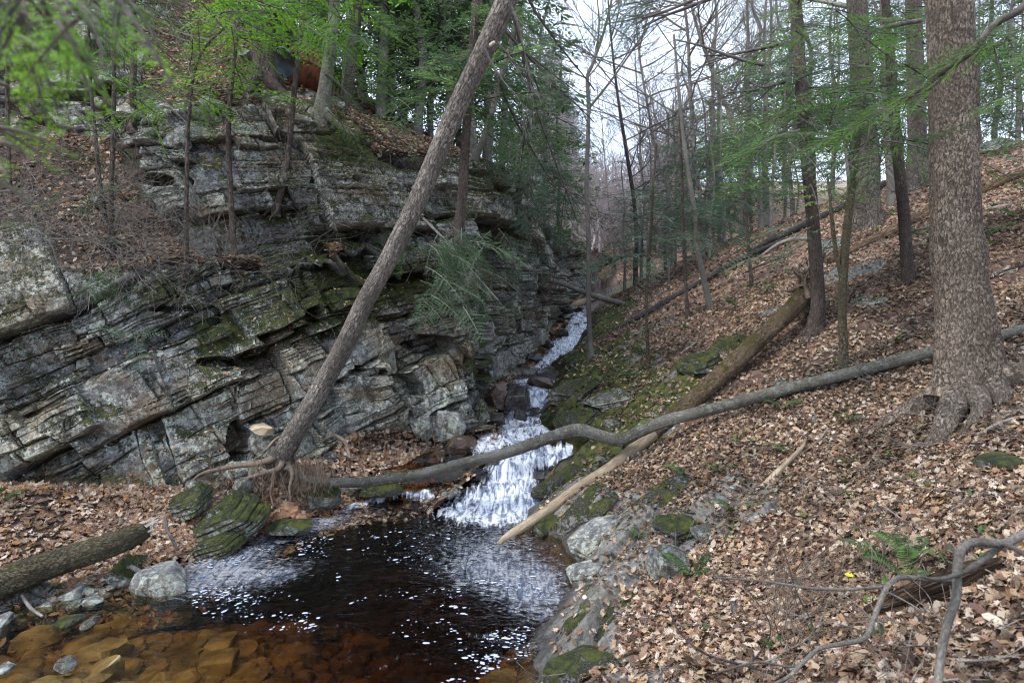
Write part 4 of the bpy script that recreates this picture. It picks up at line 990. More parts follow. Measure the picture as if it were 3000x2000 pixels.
# broken log at the left edge
bl, q = log('broken_log', 'thick greenish-barked log with a splintered end, jutting in from the left edge', [(-160, 1400, 52), (-60, 1375, 50), (0, 1340, 46), (80, 1310, 43), (160, 1282, 40), (240, 1255, 37), (300, 1232, 33), (330, 1218, 28)], 5.2, 6.15, M['bark_green'], 160, ws=.74, k=90, ntn=260, amp=.05, fa=30, fl=16)
A = Acc(); r = np.random.default_rng(9); e = q[-1, :3]; ax = q[-1, :3]-q[-8, :3]; ax /= np.linalg.norm(ax)
for i in range(60):
    a = r.uniform(0, 6.28); rad = q[-1, 3]*r.uniform(.2, .95); n1 = np.array([0, 0, 1.]); n2 = np.cross(ax, n1)
    o_ = e+(math.cos(a)*n2+math.sin(a)*n1)*rad-ax*.05; ln = r.uniform(.05, .20)*(1.3 if math.sin(a) > .3 else .8)
    V, f, uv = tube([o_, o_+ax*ln*.5+r.normal(0, .01, 3), o_+ax*ln+r.normal(0, .015, 3)], [r.uniform(.012, .03), .014, .002], 5); A.add(V, f, uv)
A.build('splintered_end', M['splinter'], bl, smooth=False)
log('dead_root', 'smooth dark root snaking along the soil behind the broken log', [(95, 1262, 4), (120, 1250, 7), (160, 1240, 9), (200, 1245, 9.5), (240, 1240, 9), (262, 1225, 8.5), (275, 1208, 8), (280, 1190, 5)], 6.5, 6.75, M['bark_grey'], 161, cat='root', k=14, ntn=80, part='stem')
log('dead_branch', 'thin bent stick leaning on the stones beyond the broken log end', [(380, 1185, 3), (384, 1215, 3.5), (396, 1238, 4), (408, 1262, 3)], 6.6, 6.3, M['twig_dark'], 162, cat='branch', k=8, ntn=40, part='stem')
log('dead_branch', 'pale stick resting between the two boulders by the pool', [(300, 1300, 5), (325, 1315, 5), (345, 1335, 3)], 6.0, 5.9, M['twig'], 163, cat='branch', k=8, ntn=30, part='stem')
log('dead_branch', 'small pale stick on the pebbles at the left shore', [(50, 1366, 3), (70, 1395, 4), (98, 1415, 3)], 5.5, 5.3, M['twig'], 164, cat='branch', k=8, ntn=30, part='stem')
slope_log('rotten_log', 'dark rotten hollow log sunk in the leaves at the lower right', [(1990, 1405, 16), (2080, 1375, 30), (2160, 1348, 34), (2240, 1315, 30), (2300, 1290, 14)], M['wood_rot'], 165, k=60, ntn=160, amp=.30, fa=14, fl=4, lift=.3, ws=.85)
# near boughs lying over the lower right corner
def limb(label, pts, d0, d1, twigs, seed, mat='bark_grey'):
    t, q = log('fallen_branch', label, pts, d0, d1, M[mat], seed, cat='branch', k=16, ntn=140, amp=.04, part='stem', ws=.66)
    for i, tw in enumerate(twigs):
        p, r_ = pxpath(S(tw, d0*.98, d1*1.0, .85)); qq = crv(np.hstack([p, r_[:, None]]), 50)
        V, f, uv = tube(qq[:, :3], qq[:, 3], 8, bark(.04, 6, 10, seed+i, .06)); mk('twig', V, f, M[mat], t, uv)
    return t
limb('thick smooth crooked bough standing over the leaves in the lower right corner', [(2420, 1190, 14), (2352, 1226, 15), (2300, 1248, 15), (2240, 1245, 15), (2208, 1262, 16), (2198, 1310, 16), (2196, 1370, 16), (2180, 1420, 15), (2165, 1480, 15), (2155, 1560, 14), (2150, 1640, 13)], 2.75, 2.15,
     [[(2300, 1246, 7), (2335, 1262, 7), (2380, 1290, 6)], [(2300, 1250, 10), (2250, 1290, 9), (2200, 1318, 7), (2150, 1330, 5), (2110, 1322, 4)]], 170)
limb('slender curved bough sweeping left over the dead leaves near the bottom edge', [(2190, 1330, 8), (2130, 1330, 8), (2070, 1325, 9), (2040, 1345, 9), (2020, 1385, 9), (2005, 1425, 9), (1985, 1465, 8.5), (1930, 1478, 7.5), (1880, 1490, 7), (1840, 1525, 7), (1800, 1560, 6), (1700, 1600, 5)], 2.9, 2.45,
     [[(2040, 1345, 4), (1950, 1353, 4.5), (1860, 1350, 4), (1760, 1335, 3), (1640, 1325, 2.5)], [(1870, 1500, 4), (1820, 1530, 3), (1740, 1520, 3), (1640, 1545, 2)]], 180)
limb('thin dark twig trailing across the rocks at the bottom of the slope', [(2060, 1495, 6), (1980, 1510, 6), (1900, 1545, 5), (1840, 1560, 4), (1720, 1530, 4), (1620, 1500, 4), (1560, 1450, 3), (1535, 1390, 2.5)], 2.9, 3.3,
     [[(1900, 1530, 2), (1860, 1420, 2), (1830, 1360, 2), (1800, 1260, 1.5)], [(1720, 1530, 2), (1770, 1440, 2), (1700, 1330, 1.5)]], 190, 'bark_dark')
# ------------------------------------------------------------------ the woods behind: a few trees built, then copied
def proto_hem(seed, h, n, L, cols, tm, r0, low, thin=False):
    r = np.random.default_rng(seed)
    t = thing('hemlock_tree', 'x', 'tree', (0, 0, 0))
    pts = np.array([(r.normal(0, .03)*z, r.normal(0, .03)*z*.5, z) for z in np.linspace(-.4, h, 9)])
    q = crv(np.hstack([pts, np.linspace(r0, r0*.25, 9)[:, None]]), 60)
    V, f, uv = tube(q[:, :3], q[:, 3], 10, bark(.05, 10, 5, seed, .05)); mk('trunk', V, f, M['bark_far'], t, uv)
    F_ = Foliage(); hemlock_crown(F_, q[:, :3], low, h, n, L, cols, tm, r)
    A = F_.stems
    for i in range(14):
        z = r.uniform(1.2, h*.8); a = r.uniform(0, 6.28)
        bare_branches(A, (np.interp(z, q[:, 2], q[:, 0]), np.interp(z, q[:, 2], q[:, 1]), z), (math.cos(a), math.sin(a), r.normal(0, .15)), r.uniform(.4, 1.3), .010, 1, r, .5, .12, .0025, 3, .0)
    F_.build('crown', t); return t
def proto_bare(seed, h, r0, mat, n=16, L=3.0):
    r = np.random.default_rng(seed); t = thing('bare_tree', 'x', 'tree', (0, 0, 0))
    lean = r.normal(0, .05, 2)
    pts = np.array([(lean[0]*z+r.normal(0, .05), lean[1]*z+r.normal(0, .05), z) for z in np.linspace(-.4, h, 9)])
    q = crv(np.hstack([pts, np.linspace(r0, r0*.2, 9)[:, None]]), 60)
    V, f, uv = tube(q[:, :3], q[:, 3], 10, bark(.05, 10, 5, seed, .05)); mk('trunk', V, f, mat, t, uv)
    A = Acc()
    for i in range(n):
        z = h*r.uniform(.25, 1.0); a = r.uniform(0, 6.28)
        bare_branches(A, (np.interp(z, q[:, 2], q[:, 0]), np.interp(z, q[:, 2], q[:, 1]), z), (math.cos(a), math.sin(a), r.uniform(.3, 1.2)), L*(1.15-.6*z/h)*r.uniform(.6, 1.1), .030*r.uniform(.5, 1), 3, r, .5, .08, .0035, 3, .2)
    A.build('crown', mat, t); return t
def copy_tree(src, loc, rz, sc, label, group):
    c = src.copy(); C.objects.link(c); c.location = [float(x) for x in loc]; c.rotation_euler = (0, 0, rz); c.scale = (sc, sc, sc)
    c['label'] = label; c['category'] = 'tree'; c['group'] = group
    for ch in src.children:
        d = ch.copy(); C.objects.link(d); d.parent = c
    return c
HP = [proto_hem(201, 9, 90, 1.9, HEM, T_FAR, .09, 1.6), proto_hem(202, 13, 110, 2.4, HEM, T_FAR, .12, 3.0), proto_hem(203, 15, 100, 2.6, HEM_D, T_FAR, .14, 5.5), proto_hem(204, 6, 60, 1.5, HEM_D, T_FAR, .07, .8)]
HG = proto_hem(205, 14, 120, 2.5, [(.15, .24, .06), (.19, .28, .07), (.12, .20, .06)], T_FAR, .18, 4.0)
BP = [proto_bare(211, 13, .07, M['bark_grey']), proto_bare(212, 16, .10, M['bark_far'], 18, 3.6), proto_bare(213, 11, .055, M['twig'], 14, 2.6), proto_bare(214, 15, .085, M['bark_pale'], 16, 3.2)]
used = set()
def plant(kind, idx, px, d, label, group, z=None, sc=1.0, which='g', zoff=0):
    x = (px-1500)/F*d
    zz = gz(x, d) if z is None else z
    src = (HP+[HG])[idx] if kind == 'h' else BP[idx]
    rz = random.uniform(0, 6.28); key = (kind, idx)
    if key in used: o = copy_tree(src, (x, d, zz), rz, sc, label, group)
    else:
        used.add(key); o = src; o.location = (x, d, zz); o.rotation_euler = (0, 0, rz); o.scale = (sc,)*3
        for ch in o.children: ch.location = (0, 0, 0)
        o['label'] = label; o['category'] = 'tree'; o['group'] = group
    return o
# hemlocks on the rim of the gorge, left of the sky gap
G1 = 'hemlocks crowded on the cliff top'
r = np.random.default_rng(301)
rim = [(905, 15.5, 1), (960, 17, 2), (1010, 14.8, 1), (1060, 18, 2), (1110, 15.5, 1), (1150, 17, 2), (1195, 19, 1), (1230, 15.5, 2), (1270, 18, 1), (1310, 16, 1), (1350, 20, 2), (1390, 15.5, 1), (1430, 17.5, 2), (1470, 20, 1), (1330, 24, 2), (1180, 24, 2), (1050, 24, 2), (930, 23, 2), (820, 20, 1), (700, 19, 2), (560, 18, 1), (1240, 21, 1), (1420, 22, 1), (1120, 21, 1)]
for i, (px, d, k) in enumerate(rim):
    zt = float(np.interp(px, [500, 800, 1000, 1200, 1400, 1500, 1600], [7.8, 7.6, 6.3, 5.4, 4.8, 4.6, 4.0])) + .04*(d-15)
    if px > 1390: zt = float(np.interp(d, [15, 18, 22], [4.0, 3.6, 3.9]))
    plant('h', k, px, d, 'dark hemlock crowded among others on the cliff top behind the leaning trunk', G1, zt-.3, r.uniform(.85, 1.15))
# the drooping boughs over the gorge's left wall and the slope beyond the cascade
for i, (px, d, k, s_) in enumerate([(1560, 17.5, 3, .9), (1600, 21, 0, .8), (1640, 25, 0, 1.0), (1590, 25, 1, .9)]):
    plant('h', k, px, d, 'bushy green hemlock at the upstream end of the rock wall', 'hemlocks at the end of the wall', float(np.interp(d, [17, 21, 27], [3.6, 2.9, 3.8])), s_)
# young hemlocks in the valley and along the right slope
G2 = 'young hemlocks on the slope beyond the cascade'
for i, (px, d, k, s_) in enumerate([(1830, 22, 3, .8), (1900, 19, 3, .8), (1950, 23, 3, 1.0), (2010, 21, 3, .9), (2060, 25, 3, 1.1), (2120, 20, 3, .9), (1980, 29, 0, .9),
        (2170, 24, 3, 1.1), (2030, 27, 0, .8), (2140, 27, 0, .8), (1880, 23, 3, .9), (2200, 28, 0, .9), (2080, 19, 3, .7), (1960, 18.5, 3, .6), (2230, 22, 3, .9), (2300, 27, 0, .8), (2090, 31, 0, .9), (2260, 18, 3, .8)]):
    plant('h', k, px, d, 'small bluish-green hemlock with low boughs on the slope beyond the cascade', G2, None, s_)
G3 = 'tall hemlocks on the far slope'
for i, (px, d, k, s_) in enumerate([(1990, 42, 4, .9),  (2100, 42, 4, 1.1), (2180, 33, 4, 1.0), (2240, 36, 2, 1.1), (2320, 30, 2, .9), (2380, 38, 4, 1.2), (2200, 45, 4, 1.2), (2440, 30, 1, 1.0), (2500, 36, 2, 1.1),
        (2560, 28, 1, 1.0), (2620, 34, 2, 1.1), (2680, 26, 1, .9), (2760, 30, 2, 1.0), (2840, 24, 1, .8), (2920, 28, 2, 1.0), (2980, 22, 1, .8), (3040, 26, 2, .9), (2080, 55, 4, 1.2), (2300, 50, 4, 1.3)]):
    plant('h', k, px, d, 'tall green hemlock among many on the far part of the right slope', G3, None, s_)
G4 = 'bare trees on the far slope'
k = 0
for px in list(range(1640, 3050, 50)):
    for dd in ((27, 38) if px < 2300 else (25, 33)):
        if r.uniform() < (.80 if 1600 < px < 2200 else .45): continue
        d = dd*r.uniform(.85, 1.2); k += 1
        plant('b', int(r.integers(4)), px+r.uniform(-20, 20), d, 'slim leafless tree among many on the far part of the slope', G4, None, r.uniform(.7, 1.05))
# the far wood: reads as one mass of stems and twigs
A = Acc(); rr = np.random.default_rng(77)
for i in range(470):
    px = rr.uniform(1250, 3000); d = rr.uniform(48, 92)
    if i > 330: px = rr.uniform(1480, 2000); d = rr.uniform(34, 60); x = (px-1500)/F*d
    z0 = 4.2+float(ss(40, 80, d))*9+float(ss(1500, 2600, px))*2.5; z0 = max(z0, float(gz(x, d)))+float(ss(1650, 1250, px))*6 - 1.0
    h = rr.uniform(6, 11)*min(1, .65+.1*(d-48)/40+.3*(px > 1900)+.3*(px < 1600)); le = rr.normal(0, .06)
    p = np.array([(x+le*z+rr.normal(0, .1), d, z0+z) for z in np.linspace(0, h, 5)])
    V, f, uv = tube(p, np.linspace(.11, .02, 5), 4, cap=False); A.add(V, f, uv)
    for j in range(26):
        z = rr.uniform(.25, 1)*h; o = np.array([x+le*z, d, z0+z]); a = rr.uniform(0, 6.28); L = (2.6-1.6*z/h)*rr.uniform(.5, 1)
        e = o+np.array([math.cos(a)*L, math.sin(a)*L, L*rr.uniform(.3, 1.3)])
        mid = (o+e)/2+rr.normal(0, .15, 3)
        V, f, uv = tube([o, mid, e], [.028, .018, .008], 3, cap=False); A.add(V, f, uv)
        for q in range(3):
            s_ = o+(e-o)*rr.uniform(.3, 1); V, f, uv = tube([s_, s_+np.array([rr.normal(0, .5), rr.normal(0, .5), rr.uniform(.2, .9)])], [.012, .006], 3, cap=False); A.add(V, f, uv)
o = A.build('far_wood', m_simple('haze_paled_bark', (.27, .235, .235), (.42, .38, .385), 3)); tag(o, 'pale brownish mass of leafless trees closing the valley beneath the sky', 'woods', None, 'stuff')  # bark colour lightened to stand in for distance haze

# ------------------------------------------------------------------ near boughs
def bough_thing(label, items, cols, tm, seed, stem=None, mat='twig_dark', name='hemlock_branch', d=None):
    """items: [(px,py,d, dx,dy,dz, length)] on the 3000-wide photograph; stem: view path of the limb that carries them"""
    r = np.random.default_rng(seed); F_ = Foliage()
    t = thing(name, label, 'branch', P(*items[0][:3]))
    for it in items:
        F_.bough(P(*it[:3]), it[3:6], it[6]*r.uniform(.9, 1.1), tm[r.integers(len(tm))], cols, r.normal(0, .35)+(it[7] if len(it) > 7 else 0), r)
    F_.build('foliage', t, M[mat])
    if stem:
        for s_ in stem:
            p, r__ = pxpath(s_); q = crv(np.hstack([p, r__[:, None]]), 40)
            V, f, uv = tube(q[:, :3], q[:, 3], 7, bark(.05, 6, 9, seed, .06)); mk('stem', V, f, M[mat], t, uv)
    return t
def scatter_boughs(n, box, d, L, seed, dirx=(-1, 1), tilt=-.1, spread=1.0):
    r = np.random.default_rng(seed); o = []
    for i in range(n):
        a = r.uniform(*dirx)
        o.append((r.uniform(box[0], box[2]), r.uniform(box[1], box[3]), r.uniform(*d), a, r.uniform(-spread, spread)*.8, tilt+r.normal(0, .15), r.uniform(*L)))
    return o
bough_thing('bright yellow-green blurred boughs hanging into the top left corner', scatter_boughs(60, (-120, -60, 380, 110), (1.05, 1.5), (.11, .20), 401, (-.2, 1), -.4, .6)+scatter_boughs(8, (-90, 150, 0, 520), (1.1, 1.4), (.08, .13), 402, (.2, 1), -.2), [(.14, .28, .02), (.19, .36, .025), (.08, .17, .015), (.05, .10, .012)], T_MID, 403)
bough_thing('bright green boughs fanned across the top, in front of the shaggy flared trunk', scatter_boughs(54, (540, -10, 1000, 120), (7.6, 8.6), (.45, .9), 404, (-.6, 1), -.12), HEM_B, T_FINE, 405)
bough_thing('flat green boughs spreading between the thin saplings above the narrow ledge', scatter_boughs(26, (320, 190, 640, 330), (7.2, 8.2), (.4, .8), 406, (-1, 1), -.12), HEM_B, T_FINE, 407)
bough_thing('soft green boughs in front of the pale lichen-spotted trunk', scatter_boughs(34, (900, 60, 1180, 330), (8.6, 9.8), (.5, .95), 408, (-.3, 1), -.15), HEM, T_FINE, 409)
bough_thing('dull green low boughs over the leafy slope at the left', scatter_boughs(24, (0, 400, 420, 620), (8.0, 9.0), (.4, .7), 410, (-1, 1), -.1), [(.045, .085, .03), (.06, .10, .035)], T_MID, 411)
bough_thing('pale green drooping boughs hanging before the mossy rock right of the leaning trunk', scatter_boughs(70, (1230, 660, 1440, 900), (8.2, 9.6), (.4, .75), 412, (-.4, 1), -.25), [(.08, .14, .07), (.10, .17, .08), (.06, .11, .05)], T_FINE, 413,
    [[(1240, 640, 9.4, 4), (1300, 700, 9.2, 4), (1380, 790, 9, 3), (1460, 880, 8.8, 2)]], 'twig')
bough_thing('small bright green boughs low on the rock, hanging over the long overhang', scatter_boughs(10, (1180, 700, 1260, 760), (8.6, 9.2), (.3, .5), 414, (-.6, .6), -.2)+scatter_boughs(14, (250, 770, 330, 870), (7, 7.4), (.3, .5), 4141, (-.6, 1), -.1), [(.07, .13, .05)], T_FINE, 415)
bough_thing('blurred small green spray hanging before the lower blocks of the cliff', scatter_boughs(7, (350, 950, 470, 1010), (4.6, 5.0), (.15, .3), 416, (-.6, 1), -.1), [(.10, .17, .10)], T_FINE, 417)
big = []
r = np.random.default_rng(418)
for u in np.linspace(.12, 1, 22):
    x = np.interp(u, [0, .25, .5, .75, 1], [3020, 2890, 2720, 2560, 2450]); y = np.interp(u, [0, .25, .5, .75, 1], [-20, 130, 250, 340, 400]); d = 4.4+u*.5
    for s_ in (1, -1): big.append((x, y, d, -1+r.normal(0, .4), r.normal(0, .5), s_*.12-.35, r.uniform(.18, .42)))
bough_thing('long slanting limb with green sprays crossing in front of the great scaly trunk', big, HEM_B[:2]+HEM[1:2], T_FINE, 419,
    [[(3060, -50, 4.4, 13), (2985, 30, 4.4, 11), (2910, 75, 4.45, 10), (2850, 150, 4.5, 9), (2780, 200, 4.6, 7), (2700, 260, 4.7, 6), (2640, 300, 4.8, 5), (2560, 345, 4.9, 4), (2480, 385, 5, 3)],
     [(2800, 190, 4.6, 4), (2720, 265, 4.65, 3), (2640, 290, 4.7, 2)], [(2550, 350, 4.9, 3), (2540, 420, 4.95, 3), (2500, 470, 5, 2), (2420, 560, 5, 1.5)]], 'twig_dark')
bough_thing('dense mid-green boughs filling the space left of the great scaly trunk', scatter_boughs(90, (2330, 20, 2720, 330), (6.8, 9.5), (.5, 1.0), 420, (-1, 1), -.1), HEM+HEM_B[:1], T_FINE, 421,
    [[(2700, 60, 8, 7), (2560, 90, 8, 7), (2545, 130, 8, 6), (2540, 190, 8, 5)]])
bough_thing('thin feathery boughs reaching left in front of the tall reddish-brown hemlock', scatter_boughs(46, (2200, 300, 2640, 480), (6.0, 7.5), (.45, .9), 422, (-1, .2), -.1), HEM+HEM_B[2:3], T_FINE, 423)
bough_thing('drooping grey-green spray low in front of the tall reddish-brown hemlock', scatter_boughs(12, (2230, 640, 2400, 760), (5.2, 5.8), (.25, .45), 424, (-1, .2), -.15), [(.08, .13, .07)], T_FINE, 425)
bough_thing('dark green boughs hanging right of the great scaly trunk', scatter_boughs(70, (2860, 60, 3060, 420), (5.5, 8.0), (.4, .8), 426, (-1, 1), -.15), HEM, T_FINE, 427)
bough_thing('dark green bough hanging from the top edge against the bright sky', scatter_boughs(24, (1800, -30, 1960, 60), (6.5, 7.5), (.35, .7), 428, (-1, -.3), -.15), HEM_D, T_FINE, 429, [[(2080, -20, 7, 5), (1960, 30, 7, 4), (1880, 55, 7, 3)]])
bough_thing('thin green boughs between the thin saplings over the fallen weathered log', scatter_boughs(34, (1790, 560, 2160, 700), (12, 18), (.7, 1.3), 430, (-1, 1), -.1), HEM_D+[(.07, .12, .07)], T_FINE, 431)
bough_thing('hanging boughs under the cliff-top hemlocks right of the leaning trunk', scatter_boughs(85, (1400, 60, 1640, 600), (10.5, 15), (.7, 1.3), 432, (-.5, 1), -.3), HEM+HEM_D, T_FINE, 433)
bough_thing('sparse green boughs hanging over the dark end of the rock wall', scatter_boughs(40, (1400, 480, 1610, 780), (11, 15), (.5, 1.1), 434, (-.5, 1), -.3), HEM_D, T_FINE, 435)
A = Acc(); r = np.random.default_rng(440)
for i, (a, e) in enumerate([((1500, 20, 9), (1660, 640, 11)), ((1480, 90, 9), (1690, 380, 10)), ((1540, -20, 9), (1700, 300, 10)), ((1460, 230, 9.5), (1640, 560, 11)), ((2100, -10, 8), (1880, 60, 8)), ((2240, 190, 9), (1960, 140, 9.5)), ((2300, 240, 9), (2130, 280, 9)), ((2280, 130, 9), (2060, 180, 9.5))]):
    a, e = P(*a), P(*e); t = thing('bare_limb', ['long bare limb drooping from the top past the leaning trunk', 'short bare limb curving out right of the leaning trunk', 'bare limb sagging from the top edge into the sky gap', 'slender bare limb hanging before the cliff-top hemlocks',
        'dark limb entering the sky gap from the top edge', 'crooked bare limb reaching left over the sky from the tall hemlock', 'short upturned bare limb on the left of the tall hemlock', 'bare limb arching across the trees left of the tall hemlock'][i], 'branch', a)
    A = Acc(); bare_branches(A, a, e-a, np.linalg.norm(e-a), .028, 3, r, .55, .07, .003, 4, -.04 if i < 4 else .02); A.build('stem', M['twig_dark'], t)
# ------------------------------------------------------------------ rocks
def rock_mesh(rx, ry, rz, seed, n=70, cuts=9, rough=.05, layers=0):
    r = np.random.default_rng(seed)
    th = np.linspace(0, 2*np.pi, n, endpoint=False); ph = np.linspace(.02, np.pi-.02, n//2)
    PH, TH = np.meshgrid(ph, th, indexing='ij')
    D = np.stack([np.sin(PH)*np.cos(TH), np.sin(PH)*np.sin(TH), np.cos(PH)], -1).reshape(-1, 3)
    R = np.full(len(D), 1.25)
    for i in range(cuts+6):
        nrm = r.normal(0, 1, 3); nrm /= np.linalg.norm(nrm)
        if i < 6: nrm = np.array([[0, 0, 1], [0, 0, -1], [1, 0, 0], [-1, 0, 0], [0, 1, 0], [0, -1, 0]][i])+r.normal(0, .22, 3); nrm /= np.linalg.norm(nrm)
        dd = D@nrm; q = r.uniform(.72, .95)
        R = np.minimum(R, np.where(dd > .05, q/np.maximum(dd, .05), 9))
    V = D*R[:, None]*np.array([rx, ry, rz])
    s = seed*3.1; sc = 1/max(rx, ry)
    nn = rough*fbm(V[:, 0]*sc*2+s, V[:, 1]*sc*2, V[:, 2]*sc*2, 4, seed)+rough*.3*fbm(V[:, 0]*sc*9+s, V[:, 1]*sc*9, V[:, 2]*sc*9, 3, seed)
    if layers:
        k = V[:, 2]/rz*layers+.25*vn(V[:, 0]*sc*2, V[:, 1]*sc*2, 0, seed); fr = k-np.floor(k)
        nn = nn+.09*(hsh(np.floor(k).astype(int), 0, seed)-.5)-.07*np.exp(-((np.minimum(fr, 1-fr))/.10)**2)
    V = V+D*(nn*(rx+ry)/2)[:, None]
    m = n//2; f = []
    i = np.arange(m-1)[:, None]*n; j = np.arange(n)[None]; j2 = (j+1) % n
    f = np.stack([i+j, i+n+j, i+n+j2, i+j2], -1).reshape(-1, 4)
    V = np.vstack([V, V[:n].mean(0), V[-n:].mean(0)]); a = np.arange(n); b = (a+1) % n; o = (m-1)*n
    return V, [f, np.stack([a, b, np.full(n, m*n)], 1), np.stack([o+b, o+a, np.full(n, m*n+1)], 1)]
def eul(rx, ry, rz):
    import mathutils
    return np.array(mathutils.Euler((math.radians(rx), math.radians(ry), math.radians(rz))).to_matrix())
def rock(label, px, py, w, h, dp, mat, seed, rot=(0, 0, 0), which='g', d=None, name='boulder', cat='rock', cuts=9, layers=0, lift=0.0, group=None, rough=.05, n=70):
    """px,py: centre on the photograph (3000); w,h: half sizes in photograph pixels; dp: half depth in metres"""
    d = d or hd(px, min(py+h*.8, 1998), which)
    k = d/F; V, f = rock_mesh(w*k, dp, h*k, seed, n, cuts, rough, layers)
    V = V@eul(*rot).T; c = P(px, py, d+dp*.35)+np.array([0, 0, lift])
    o = mk(name, V+c, f, M[mat] if isinstance(mat, str) else mat, None, smooth=False, origin=c)
    tag(o, label, cat, group); return o
rock('rounded pale grey boulder with a green moss patch, half in the pool beside foam', 470, 1708, 76, 52, .20, 'rockpale', 501, (8, -8, 10), d=5.75, cuts=5)
rock('angular dark-sided boulder with a pale tilted top, wedged under the broken log end', 370, 1690, 76, 56, .22, 'rockmoss', 502, (0, -28, -20), d=6.1)
rock('smooth oval grey stone on the left shore, below the broken log', 213, 1750, 40, 26, .14, 'rockpale', 503, (0, -22, 0), d=5.65, cuts=3)
rock('small rounded pale stone touching the water, right of the smooth oval one', 275, 1762, 24, 16, .08, 'rockpale', 504, (0, 8, 0), d=5.55, cuts=4)
rock('flat grey stone on the shore left of the smooth oval one', 135, 1780, 32, 20, .10, 'rockpale', 505, (0, -5, 0), d=5.5, cuts=5)
rock('rounded stone at the left frame edge on the wet shore', 12, 1822, 22, 24, .10, 'rockpale', 506, d=5.2, cuts=5)
rock('squarish stone under the broken log, behind the smooth oval one', 250, 1703, 28, 17, .10, 'rock', 507, d=6.0)
rock('long flat slab stone right under the broken log', 118, 1746, 50, 14, .12, 'rock', 508, (0, -8, 0), d=5.8)
rock('small dark wet stone between the smooth oval one and the rounded pale one', 225, 1770, 20, 15, .08, 'rock', 509, (0, -25, 0), d=5.5)
rock('flat moss-flecked stone standing out of the shallow water near the left edge', 200, 1822, 38, 14, .12, 'rockmoss', 510, (0, -8, 0), d=5.2)
rock('small pointed stone breaking the shallow water, right of the moss-flecked one', 262, 1822, 22, 12, .08, 'rock', 511, (0, -18, 0), d=5.15)
rock('small grey stone breaking the water near the bottom left corner', 195, 1945, 26, 22, .07, 'rock', 512, (0, -30, 0), d=4.55)
rock('small stone at the lower left corner, in the shallow water', 15, 1958, 22, 14, .06, 'rockpale', 513, d=4.5)
rock('tilted angular block behind the broken log', 180, 1622, 48, 30, .14, 'rock', 514, (0, -10, 15), d=6.5)
rock('small wedge-shaped block right of the angular one behind the broken log', 232, 1625, 22, 16, .10, 'rock', 5141, (0, 20, 15), d=6.5)
rock('pale flat-topped block sunk in the soil at the left edge behind the broken log', 20, 1590, 34, 20, .14, 'rock', 515, (0, 12, 0), d=6.5)
rock('large layered mossy rock jutting from the undercut bank into the pool', 655, 1530, 120, 66, .34, 'rockmoss', 516, (12, -26, 0), d=6.85, layers=4, rough=.07, n=150)
rock('lower layered ledge rock at the waterline under the large layered one', 620, 1596, 110, 32, .26, 'rockmoss', 517, (5, -20, 0), d=6.6, layers=3, n=120)
rock('tall layered block at the left of the large layered rock, below the soil bank', 560, 1470, 70, 46, .26, 'rockmoss', 518, (8, -24, 0), d=7.0, layers=3, n=110)
rock('grey square stone tucked under the roots of the leaning trunk', 715, 1415, 26, 22, .12, 'rock', 519, d=7.35)
rock('mossy low rock at the waterline right of the heap of rusty stones', 855, 1545, 62, 24, .16, 'rockmoss', 520, (0, 4, 0), d=7.0)
rock('mossy ledge rock by the water beneath the speckled log', 945, 1460, 60, 36, .2, 'rockmoss', 521, d=7.75)
rock('flat mossy rock at the waterline beneath the speckled log, right of the ledge rock', 1110, 1436, 66, 22, .2, 'rockmoss', 522, (0, -8, 0), d=8.1)
rock('grey block left of the boulder cluster on the little leafy bank', 1035, 1425, 40, 22, .14, 'rock', 5221, (0, -8, 0), d=8.2)
rock('greenish lichen-covered block on the leafy bank behind the leaning trunk foot', 1240, 1250, 34, 40, .14, 'rock', 523, (0, 0, 10), d=9.2)
rock('pale blocky rock right of the lichen-covered block at the cliff corner', 1318, 1248, 56, 46, .2, 'rockpale', 524, (0, 6, 0), d=9.5)
rock('yellow-brown pointed block at the foot of the leaning trunk', 770, 1255, 42, 14, .14, M['wood'], 525, (0, 10, 0), d=7.6)
rock('lichen-grey block under the yellow-brown one by the leaning trunk', 775, 1300, 54, 40, .18, 'rock', 526, d=7.8)
rock('dark mossy boulder left of the upper plunge in the stream', 1465, 1165, 48, 44, .25, 'wetbrown', 527, d=10.9)
rock('rounded black wet boulder parting the upper plunge', 1512, 1172, 46, 36, .22, 'wetrock', 528, d=10.75, cuts=4)
rock('long flat brown rock in the middle of the stream above the plunge', 1585, 1118, 42, 15, .25, 'wetbrown', 529, (0, 4, 0), d=12.3)
rock('small dark rock left of the long flat brown one in the stream', 1505, 1132, 20, 9, .14, 'wetrock', 530, d=12.0)
rock('reddish stone at the left side of the stream above the dark boulder', 1470, 1132, 20, 12, .12, 'redrock', 531, d=12.1)
rock('grey boulder under the cliff wall at the left side of the stream', 1480, 1095, 48, 22, .3, 'rock', 532, d=13.4)
rock('second grey boulder right of the one under the cliff wall', 1535, 1090, 34, 14, .25, 'rock', 533, d=13.7)
rock('black rock poking out of the white foam below the plunge', 1525, 1216, 22, 14, .12, 'wetrock', 534, (0, 20, 0), d=10.3, cuts=5)
rock('dark wet rock left of the white foam below the plunge', 1450, 1230, 38, 18, .2, 'wetrock', 535, d=10.0)
rock('mossy upright rock at the cliff corner beside the foam', 1405, 1215, 36, 50, .2, 'rockmoss', 536, (0, 0, 10), d=10.0)
rock('wet black rock in the lower fall left of its white chute', 1330, 1385, 60, 26, .22, 'wetrock', 537, (0, -12, 0), d=8.7)
rock('mossy wet rock on the left of the stream, behind the speckled log', 1350, 1310, 56, 34, .25, 'wetbrown', 538, d=9.2)
rock('brown rock beside the wet black one at the lower fall', 1270, 1345, 44, 30, .2, 'wetbrown', 539, d=9.0)
